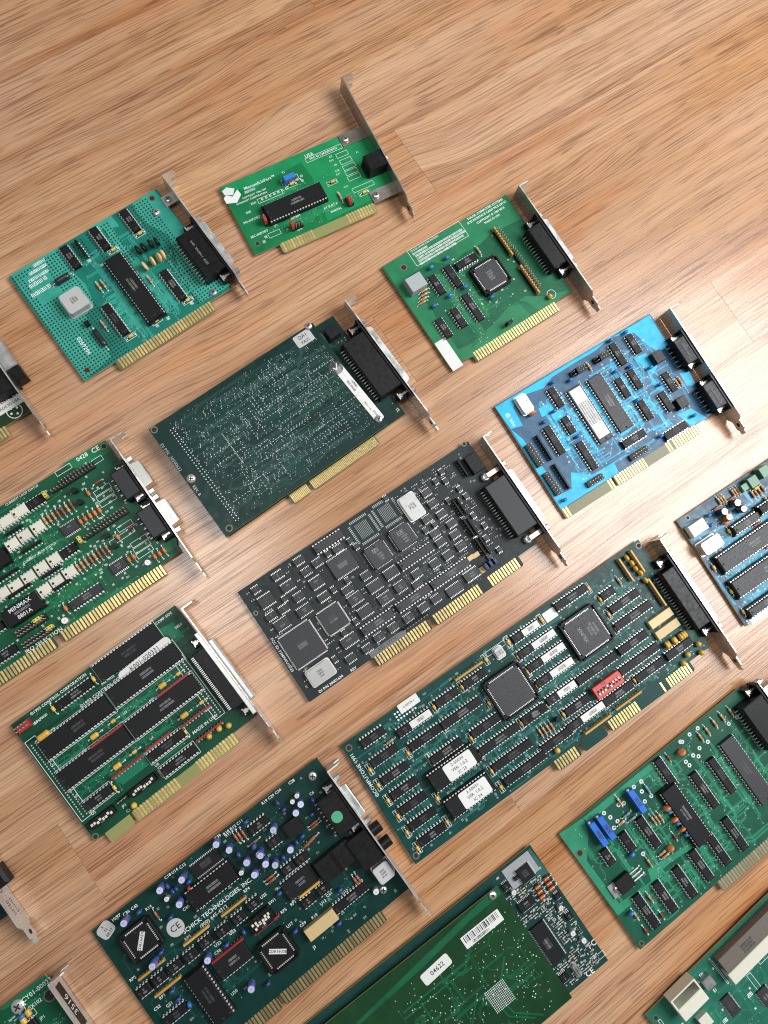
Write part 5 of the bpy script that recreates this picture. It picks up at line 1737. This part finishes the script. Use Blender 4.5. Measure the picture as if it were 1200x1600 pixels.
parts(c, '''
el 159.8 95.3 5 9
el 153.7 92.6 5 9
el 135.9 93.2 5 9
el 136.9 74.6 5 9
el 118.7 85.4 5 9
el 117.9 77.9 5 9
el 123.5 73.4 5 9
el 108.3 76.8 5 9
el 108.3 86.2 5 9
el 64.9 18.6 5 9
el 156.1 99.6 3.6 6 el_silver paper
el 161.3 101.1 3.6 6 el_silver paper
el 167.5 14.6 4.5 6 el_silver paper
cb 167.9 91.4 v cap_navy
cb 161.8 84.0 u cap_navy
cb 147.2 105.2 v cap_navy
cb 147.9 98.7 u cap_navy
cb 147.8 76.1 u cap_navy
cb 142.5 75.1 v cap_navy
cb 129.5 72.6 v cap_navy
cb 113.4 55.0 u cap_navy
cb 147.9 30.5 u cap_navy
cb 134.5 13.0 u cap_navy
cb 107.7 28.0 u cap_navy
cb 73.8 12.2 u cap_navy
cb 116.9 90.7 u cap_navy
blk 151.6 48.9 16 16 9 plastic_black relay
blk 163.9 49.2 16 16 9 plastic_black relay
blk 146.7 85.2 13 11 5 chip_black regulator
d 130.3 85.3 u 8 3
d 127.9 64.5 u 8 3
d 139.0 64.2 u 8 3
d 129.1 52.3 u 20 6
rn 131.8 44.4 u 19.0 rn_gold
d 126.1 38.5 u 8 3
d 139.3 38.1 u 8 3
blk 124.7 20.6 24 9 6 cap_tan ceramic_network
d 150.9 21.6 u 22 3
sw 94.3 49.8 u 17.2 8 plastic_black 6
rn 95.1 43.8 u 20.4 rn_red
r 145.8 68.9 u res_brown
r 148.1 69.4 u res_brown
r 150.5 69.7 u res_brown
r 152.8 70.2 u res_brown
r 159.1 78.0 u res_brown
r 158.9 76.0 u res_brown
r 159.9 27.7 v res_brown
r 162.4 28.0 v res_brown
r 113.9 67.3 u res_brown
r 114.3 64.8 u res_brown
r 118.6 93.3 u res_brown
blk 173.8 46.3 6 16 4 plastic_black crystal
can 179.6 22.3 14 14 9 can_matt 0
sc 177.2 104.4 6.5
sc 171.8 10.7 5.6
tx 169.8 95.1 0 3|C6
tx 163.0 110.4 0 3|C28
tx 145.8 110.8 0 3|R19 C29 C34
tx 114.0 27.4 0 3|C59
tx 106.6 32.7 0 3|U17
tx 123.3 26.6 0 3|R18
tx 108.6 42.9 0 3|RP5
tx 103.3 59.7 0 3|U25
tx 106.0 53.0 0 3|SW1
tx 139.9 31.9 0 3|C61
tx 133.5 30.3 0 3|U12
tx 149.7 26.3 0 3|U13
tx 111.6 10.2 0 3|J3
tx 173.8 53.2 0 3|C3
tx 116.8 42.9 0 3|RP1
tx 128.2 56.9 0 3|U5
tx 114.4 57.5 0 3|R6
''', rng)
auto_traces(c, W, H, 120, 'night', rng, .35, via=.35)
auto_print(c, W, H, 60, rng, 'silk_dim', 1.3)
u_, v_ = 176.9, 75.8
q = dsub(c, W, v_, 39, ubr=187.5, depth=18, h=12.3, pins_n=8, shellL=24)
sticker(q, 176, v_ - 2, 8, 8, 0, m='dot_green', rnd=3.9, name='round_dot_sticker', z=7.7, n=6)
u3, v3 = 179.1, 44.3
MB().box(170, 187, v3 - 13, v3 + 11, .2, 11, 'plastic_black', .5).obj('audio_jack', c, (0, 0, ZT[0]))
for dv in (6, -6): MB().lathe([(4.2, 0), (4.2, 8), (2.2, 8), (2.2, 2)], 'plastic_black', 'x', (188.4, v3 + dv - 1, 5.5), 16).obj('jack_barrel', c, (0, 0, ZT[0]))
bracket(c, 188, -22, 103, m='steel_dull')
finish(c)

# ---- card L
rng = random.Random(76)
X, Y, R, W, H = -234.3, -373.5, 2.6, 200, 99
c = card_root('expansion_card', 'two stacked green boards at the bottom edge, with barcode label and white number sticker', X, Y, R)
board(c, W, H, ('under', (.010, .042, .036)), (.03, .10, .085), ())
parts(c, '''
pour 179.7 95.7 198.7 97.2 199.7 75.3 190.6 76.6|under
qf 185.5 85.9 11 11 chip_black
so 173.9 68.4 u 13 7 chip_black
so 168.9 87.2 u 6 5 chip_black
so 171.0 37.7 v 30 12 chip_black
so 167.1 11.6 u 7 6 chip_black
so 194.5 42.5 u 5 5 chip_black
so 195.7 58.9 u 5 4 chip_black
so 178.7 87.2 u 5 3 chip_black
can 177.0 10.3 5 12 3 can_silver -90
el 170.9 81.5 4 5 el_silver paper
el 192.4 52.3 4 5 el_silver paper
el 189.5 32.8 4 5 el_silver paper
el 192.9 24.3 4 5 el_silver paper
ca 187.0 72.8 u 5 1.6 copper
ca 186.3 69.2 u 5 1.6 copper
ca 185.9 65.4 u 5 1.6 copper
ca 195.6 73.6 u 5 1.6 copper
ca 195.3 69.8 u 5 1.6 copper
ca 195.0 65.8 u 5 1.6 copper
tx 196.9 16.0 0 6|FC
tx 184.1 1.7 0 6|CE
ol 188.0 5.6 200.9 6.6
''', rng)
PADS = MB()
for i in range(9):
    for j in range(8): PADS.box(177 + i * 1.9, 178.1 + i * 1.9, 82 + j * 1.9, 83.1 + j * 1.9, 0, .08, 'tin')
PADS.obj('solder_pads', c, (0, 0, ZT[0] + .03), kind='stuff')
block(c, 184, 89, 24, 16, .12, 'shield_patch_grey', 'shield_patch', 0, 0, 0)
smd_field(c, 164, 197, 4, 80, 0, rng, (2.4, 1.8), ('paper_grey', 'tin', 'marking', 'hole_dark', 'cap_tan'), .72, (1.3, .8, .6))
auto_print(c, W, H, 50, rng, 'silk', 1.2, (162, 197, 3, 96))
ZT[0] = 11.0; OCC.clear(); PINS.clear()
mask_mat('mask_top', (.0075, .042, .014), spec=.25); mask_mat('copper_under_top', (.009, .095, .040), spec=.25)
MB().prism([(0, 0), (163.5, 0), (163.5, 93), (0, 93)], 9.4, 11.0, 'mask_top', 'laminate_edge').obj('upper_board', c)
parts(c, '''
pour 32.0 80.7 163.3 93.6 162.9 87.1 133.1 86.3 88.6 81.6 33.9 78.4|top
sc 157.0 90.3 6
''', rng)
o = sticker(c, 137.9, 76.5, 33, 9, 0, rnd=.4)
bc = MB(); xx = -14.5
while xx < 14.5: w_ = rng.choice((.35, .35, .7, 1.0)); bc.rect(xx, 1.4, w_, 4.6, .19, 'ink'); xx += w_ + rng.choice((.4, .7, .9))
scribble(bc, -3, -2.8, .19, 14, 1.7, 'ink', 0, rng); bc.obj('barcode', o)
o = sticker(c, 96.1, 74.8, 24, 8.5, 4, rnd=1.8); text(o, '04622', 1, 0, .19, 4.8, 0, 'ink')
gp = MB(); u0, v0 = 122.3, 32.9
for i in range(13):
    for j in range(13): gp.disc(u0 + (i - 6) * 1.3, v0 + (j - 6) * 1.3, .42, 11.05, 'silk', 6)
for k_ in range(420): gp.disc(rng.uniform(60, 160), rng.uniform(3, 78), rng.choice((.3, .4, .5)), 11.05, rng.choice(('silk', 'solder', 'hole_dark')), 6)
gp.obj('solder_dots', c, kind='stuff')
auto_traces(c, 163, 93, 60, 'top', rng, .5, (50, 160, 3, 74), via=.4)
tb = MB()
for pts in ([(62, 66), (118, 66), (124, 72), (136, 72)], [(60, 62), (112, 62), (122, 70)], [(100, 40), (128, 40), (140, 52)], [(70, 30), (96, 30), (110, 44)], [(118, 30), (120, 18), (134, 6)], [(122, 30), (124, 18), (140, 4)]): tb.line(pts, 1.3, 11.04, 'copper_under_top')
tb.obj('copper_traces', c, kind='stuff')
ZT[0] = 5.0
finish(c)

# ---- card M
rng = random.Random(77)
X, Y, R, W, H = -10.0, -373.5, 3.0, 182, 101.5
c = card_root('expansion_card', 'green card with three long blue trimmers and orange disc capacitors', X, Y, R)
board(c, W, H, ('moss', (.012, .078, .046)), (.030, .215, .120), [(76.9, 164.0, [(77.6, 163.1, 2.54)], 8.0, 'laminate_bare')], fm='finger_grey')
parts(c, '''
pour -0.9 101.4 20.9 99.5 17.1 87.5 4.8 73.6 6.7 34.9 36.1 32.4 38.9 40.6 81.5 34.3 82.7 30.7 48.4 34.2 38.7 28.8 0.8 28.9|moss
pour 20.9 99.5 97.8 99.3 99.9 94.9 22.1 94.1|moss
d 92.8 87.3 v 20 3
d 109.7 59.7 v 24 3
d 127.7 59.6 v 24 3
d 146.7 50.7 v 44 6 g
d 85.9 55.5 v 38 6 s
d 55.1 62.2 v 20 3
d 37.8 66.7 v 12 3
d 19.1 67.3 v 10 3
d 37.5 18.5 v 20 3
d 56.2 17.3 v 20 3
d 73.8 18.8 v 20 3
d 91.8 19.2 v 20 3
d 109.5 20.2 v 22 3
d 19.8 19.4 v 22 3
trim 60.7 86.7 v 19
trim 30.0 85.9 v 19
trim 22.5 86.1 v 19
co 77.2 69.1 u cap_orange 6.5
co 76.8 58.1 u cap_orange 6.5
co 77.3 48.8 u cap_orange 6.5
co 61.6 44.8 u cap_orange 6
co 111.6 94.4 u cap_orange 7
cb 77.2 64.0
cb 77.4 53.8
cb 77.8 43.4
cb 35.0 57.5
cb 9.3 25.6
r 73.9 86.5 v res_blue
r 63.7 65.9 v
r 66.5 64.9 v
r 69.6 64.2 v
r 132.0 91.2 v
r 139.3 91.8 v
r 147.7 92.7 v
r 155.6 92.6 v
r 163.9 91.6 v
r 42.6 44.2 v
r 27.8 24.1 v
r 11.5 21.6 v
r 55.0 43.4 u
r 55.9 40.3 u
r 49.2 81.6 u res_blue
r 50.8 76.7 u res_blue
r 50.6 92.7 v
r 42.2 79.5 u
di 70.1 46.5 v
di 11.2 8.4 v
di 27.6 8.9 v
di 101.5 94.4 v
blk 18.3 45.5 13 11 5 chip_black voltage_regulator
tx 21.2 42.1 -45 1.2|J
ho 3.9 81.1 4
ho 3.6 2.7 2.6
ho 174.1 82.4 2.6
''', rng)
g_ = MB().box(-5.2, 5.2, -5.4, 5.4, .1, 1.4, 'can_silver', .1).obj('regulator_tab', c, (11.1, 45.0, ZT[0])); screw(g_, 0, 0, 5, 1.4 - ZT[0])
u0, v0 = 28.9, 43.7
for i in range(3): lead_part('regulator_lead', c, u0, v0 + (i - 1) * 3.0, 'u', 9, .6, 'tin', (), 12)
vs = MB()
for (px, py) in ((73.6, 93.2), (69.5, 87.2), (67.0, 80.1), (36.1, 92.5), (38.2, 87.2), (35.9, 79.5), (66.5, 93.5), (73.5, 80.2), (118.2, 96.8), (126.4, 97.6), (134.7, 97.4), (111.4, 83.5), (119.1, 83.7), (126.6, 84.9), (112.1, 79.7), (122.2, 80.6), (135.0, 84.6), (166.0, 84.9), (157.5, 85.1), (42.8, 51.3), (48.8, 90.4), (53.0, 88.9), (41.0, 81.6), (117.0, 97.7)): vs.ring(px, py, .7, 1.6, .06, 'silk', 12)
vs.obj('solder_rings', c, (0, 0, ZT[0]), kind='stuff')
auto_traces(c, W, H, 230, 'moss', rng, .4, via=.5)
auto_print(c, W, H, 24, rng, 'silk_dim')
u_, v_ = 181.2, 73.2
dsub(c, W, v_, 53, ubr=190, depth=22, h=12.5, pins_n=13)
bracket(c, 190.5, -26, 95, m='steel_brown')
finish(c)

# ---- card N
rng = random.Random(78)
X, Y, R, W, H = -21.4, -511.4, 6.0, 170, 100
c = card_root('expansion_card', 'green card with a big white connector block, in the lower right corner', X, Y, R)
board(c, W, H, ('mint', (.020, .125, .082)), (.030, .180, .115), ())
parts(c, '''
so 53.6 62.9 v 15 8
so 78.7 49.4 v 13 9
blk 50.4 87.8 8.5 8.5 5.5 can_silver surface_mount_capacitor
blk 31.7 69.9 9 9 5 cream_plastic relay
ol 76.7 68.7 80.3 52.6
ol 90.2 69.7 101.0 69.0
ol 61.8 96.5 62.9 74.2
ol 4.5 90.7 6.5 84.8
ho 4.5 93.3 3
dash 50.7 92.3 3 2
dash 47.0 90.2 3 2
dash 51.7 77.6 2 2.2
dash 43.6 56.8 3 2.4
dash 70.1 57.3 3 2.4
''', rng)
uu, vv = 80.2, 96.5
q = MB().box(uu - 15, uu + 55, vv - 11, vv + .5, .2, 8.5, 'slot_metal', .3).obj('card_slot', c, (0, 0, ZT[0]))
MB().box(uu - 16, uu + 60, vv - 20, vv - 11, .2, 10, 'white_plastic', .4).obj('slot_housing', q)
scr = MB(); [scribble(scr, uu + 10, vv - 4 - i * 2.4, 8.53, 12, 1.5, 'ink', 0, rng) for i in range(3)]; scr.obj('printed_marking', q)
uu, vv = 31.0, 93.2
q = MB().box(uu - 12, uu + 12, vv - 9.5, vv + .2, .2, 11, 'cream_plastic', .5).obj('socket_housing', c, (0, 0, ZT[0]))
MB().box(uu - 12, uu + 12, vv + 7.2, vv + 8.4, .2, 11, 'cream_plastic', .3).box(uu - 12, uu - 10.6, vv + .2, vv + 7.2, .2, 11, 'cream_plastic', .3).box(uu + 10.6, uu + 12, vv + .2, vv + 7.2, .2, 11, 'cream_plastic', .3).obj('socket_rim', q)
auto_traces(c, W, H, 160, 'mint', rng, .4, via=.4)
auto_print(c, W, H, 60, rng, 'silk', 1.3)
finish(c)

# ---- card O
rng = random.Random(79)
X, Y, R, W, H = -345.1, 187.0, 4.0, 160, 99
c = card_root('expansion_card', 'olive green card mostly outside the left edge, with a grey metal socket on its bracket', X, Y, R)
board(c, W, H, ('olive', (.016, .040, .014)), (.03, .07, .025), [(87.8, 138.8, [(88.2, 138.5, 2.54)], 8.0, 'laminate_bare')])
parts(c, '''
st 149.1 11.9 26 7 0 paper .5|MADE IN USA
tx 150.2 16.5 0 4.6|MADE IN
''', rng)
u0, v0 = 150.5, 6.1; SILK[0].ring(u0, v0, 5.2, 5.8, ZT[0] + .06, 'silk', 24); [SILK[0].disc(u0 + 3 * math.cos(a_), v0 + 3 * math.sin(a_), .9, ZT[0] + .06, 'silk', 8) for a_ in (0.4, 2, 3.4, 5)]
u0, v0 = 154.6, 22.4; block(c, u0, v0, 20, 12, 11, 'plastic_black', 'jack_housing')
u0, v0 = 168.6, 40.0; MB().box(W + 2.5, W + 12, v0 - 9, v0 + 16, 2, 13.5, 'shell_bright', .8).obj('metal_socket', c, (0, 0, ZT[0] - 4))
u0, v0 = 167.0, 27.2; q = MB().box(W + 2.5, W + 12, v0 - 7, v0 + 7, 1, 12, 'plastic_black', .8).obj('black_socket', c, (0, 0, ZT[0] - 4)); MB().box(W + 2.6, W + 6, v0 + 7, v0 + 9, 1, 12, 'steel', .2).obj('socket_rim', q)
bracket(c, W + 1.6, -26, 94, m='steel', tabs=[])
finish(c)

# ---- card P
rng = random.Random(80)
X, Y, R, W, H = -507.2, -113.6, 5.0, 150, 99
c = card_root('expansion_card', 'dark card barely entering at the left edge, its grey bracket foot pointing down', X, Y, R)
board(c, W, H, ('deep', (.004, .030, .034)), (.008, .05, .05), ())
u0, v0 = 164.1, 24.0; MB().box(W + 2.5, W + 11, v0 - 7, v0 + 7, 3, 13, 'plastic_black', 2.0).obj('black_socket', c, (0, 0, ZT[0] - 4))
u0, v0 = 166.2, 35.0; MB().box(W + 2.5, W + 9, v0 - 9, v0 + 9, 2, 13, 'paper', .5).obj('white_socket', c, (0, 0, ZT[0] - 4)); MB().box(W + 4.5, W + 9.2, v0 - 7, v0 + 7, 12.8, 13.1, 'plastic_black', .1).obj('socket_mouth', c, (0, 0, ZT[0] - 4))
q = bracket(c, W + 1.6, -26, 94, m='steel_dull', tabs=[])
wall_text(q, 'CE', W + 2.56, 18, 5.5, 7, 'ink'); wall_text(q, 'LISTED', W + 2.56, 3, 7, 4, 'ink'); wall_text(q, 'E116423', W + 2.56, 3, 2, 3.4, 'ink')
finish(c)

# ---- card Q
rng = random.Random(81)
X, Y, R, W, H = -501.6, -259.2, 5.0, 150, 99
c = card_root('expansion_card', 'green card at the lower left corner with black number tag on its bracket', X, Y, R)
board(c, W, H, ('leaf', (.007, .080, .036)), (.010, .13, .06), ())
parts(c, '''
pour 150.0 99.0 150.7 87.6 148.0 89.3 140.9 93.3 130.9 95.6 117.1 98.0 117.4 99.9|leaf
tx 140.8 94.6 0 4.4|CY01-00023
tx 135.3 88.0 0 3.6|EX102
tx 134.2 78.0 0 3.0|JP1
ho 145.1 86.4 6.5
sc 126.1 93.8 9
ca 130.1 86.7 v 5 2.0
ca 125.2 84.3 v 5 2.0
cb 126.1 87.7 u cap_blue
d 127.5 78.8 u 6 3
ol 124.2 82.4 133.1 86.6
''', rng)
smd_field(c, W - 45, W - 22, 62, 92, 0, rng, (2.6, 2.0), ('paper_grey', 'tin', 'marking', 'hole_dark'), .6, (1.4, .8, .6))
auto_traces(c, W, H, 60, 'leaf', rng, .35, (W - 60, W - 2, 40, 97), via=.35)
q = bracket(c, W + 4, -26, 95, m='steel_dull', tabs=[], flange=1)
g_ = MB().box(W + 4.9, W + 5.1, 58, 90, .6, 8.6, 'plastic_black', .02).obj('number_tag', q, (0, 0, 0))
wall_text(q, '3516', W + 5.16, 74, 4.6, 8, 'silk')
finish(c)

# ------------------------------------------------------------------ lettering: turned into flat meshes in one go
tmp = []
for (parent, s, x, y, z, size, ang, m, name, bold, sx) in TEXTS:
    cu = bpy.data.curves.new('lettering', 'FONT'); cu.body = s; cu.size = size * S * .95; cu.align_x = 'CENTER'; cu.align_y = 'CENTER'
    cu.resolution_u = 2; cu.offset = bold * size * S * .8; cu.fill_mode = 'FRONT'; cu.space_character = 1.04
    o = bpy.data.objects.new('lettering', cu); col.objects.link(o); tmp.append(o)
for (parent, s, u, v, z, size, m) in WALL:
    TEXTS.append((parent, s, u, v, z, size, None, m, 'printed_text', .012, 1.0))
    cu = bpy.data.curves.new('lettering', 'FONT'); cu.body = s; cu.size = size * S * .95; cu.align_x = 'CENTER'; cu.align_y = 'CENTER'; cu.resolution_u = 2; cu.fill_mode = 'FRONT'
    o = bpy.data.objects.new('lettering', cu); col.objects.link(o); tmp.append(o)
bpy.context.view_layer.update()
dg = bpy.context.evaluated_depsgraph_get()
for o, (parent, s, x, y, z, size, ang, m, name, bold, sx) in zip(tmp, TEXTS):
    me = bpy.data.meshes.new_from_object(o.evaluated_get(dg)); me.name = name
    me.materials.clear(); me.materials.append(MATS[m])
    t = link(name, me, parent, (x, y, z), ang or 0.0); t.scale = (sx, 1, 1)
    if ang is None: t.rotation_euler = (R90, 0, R90)
for o in tmp:
    cu = o.data; bpy.data.objects.remove(o); bpy.data.curves.remove(cu)
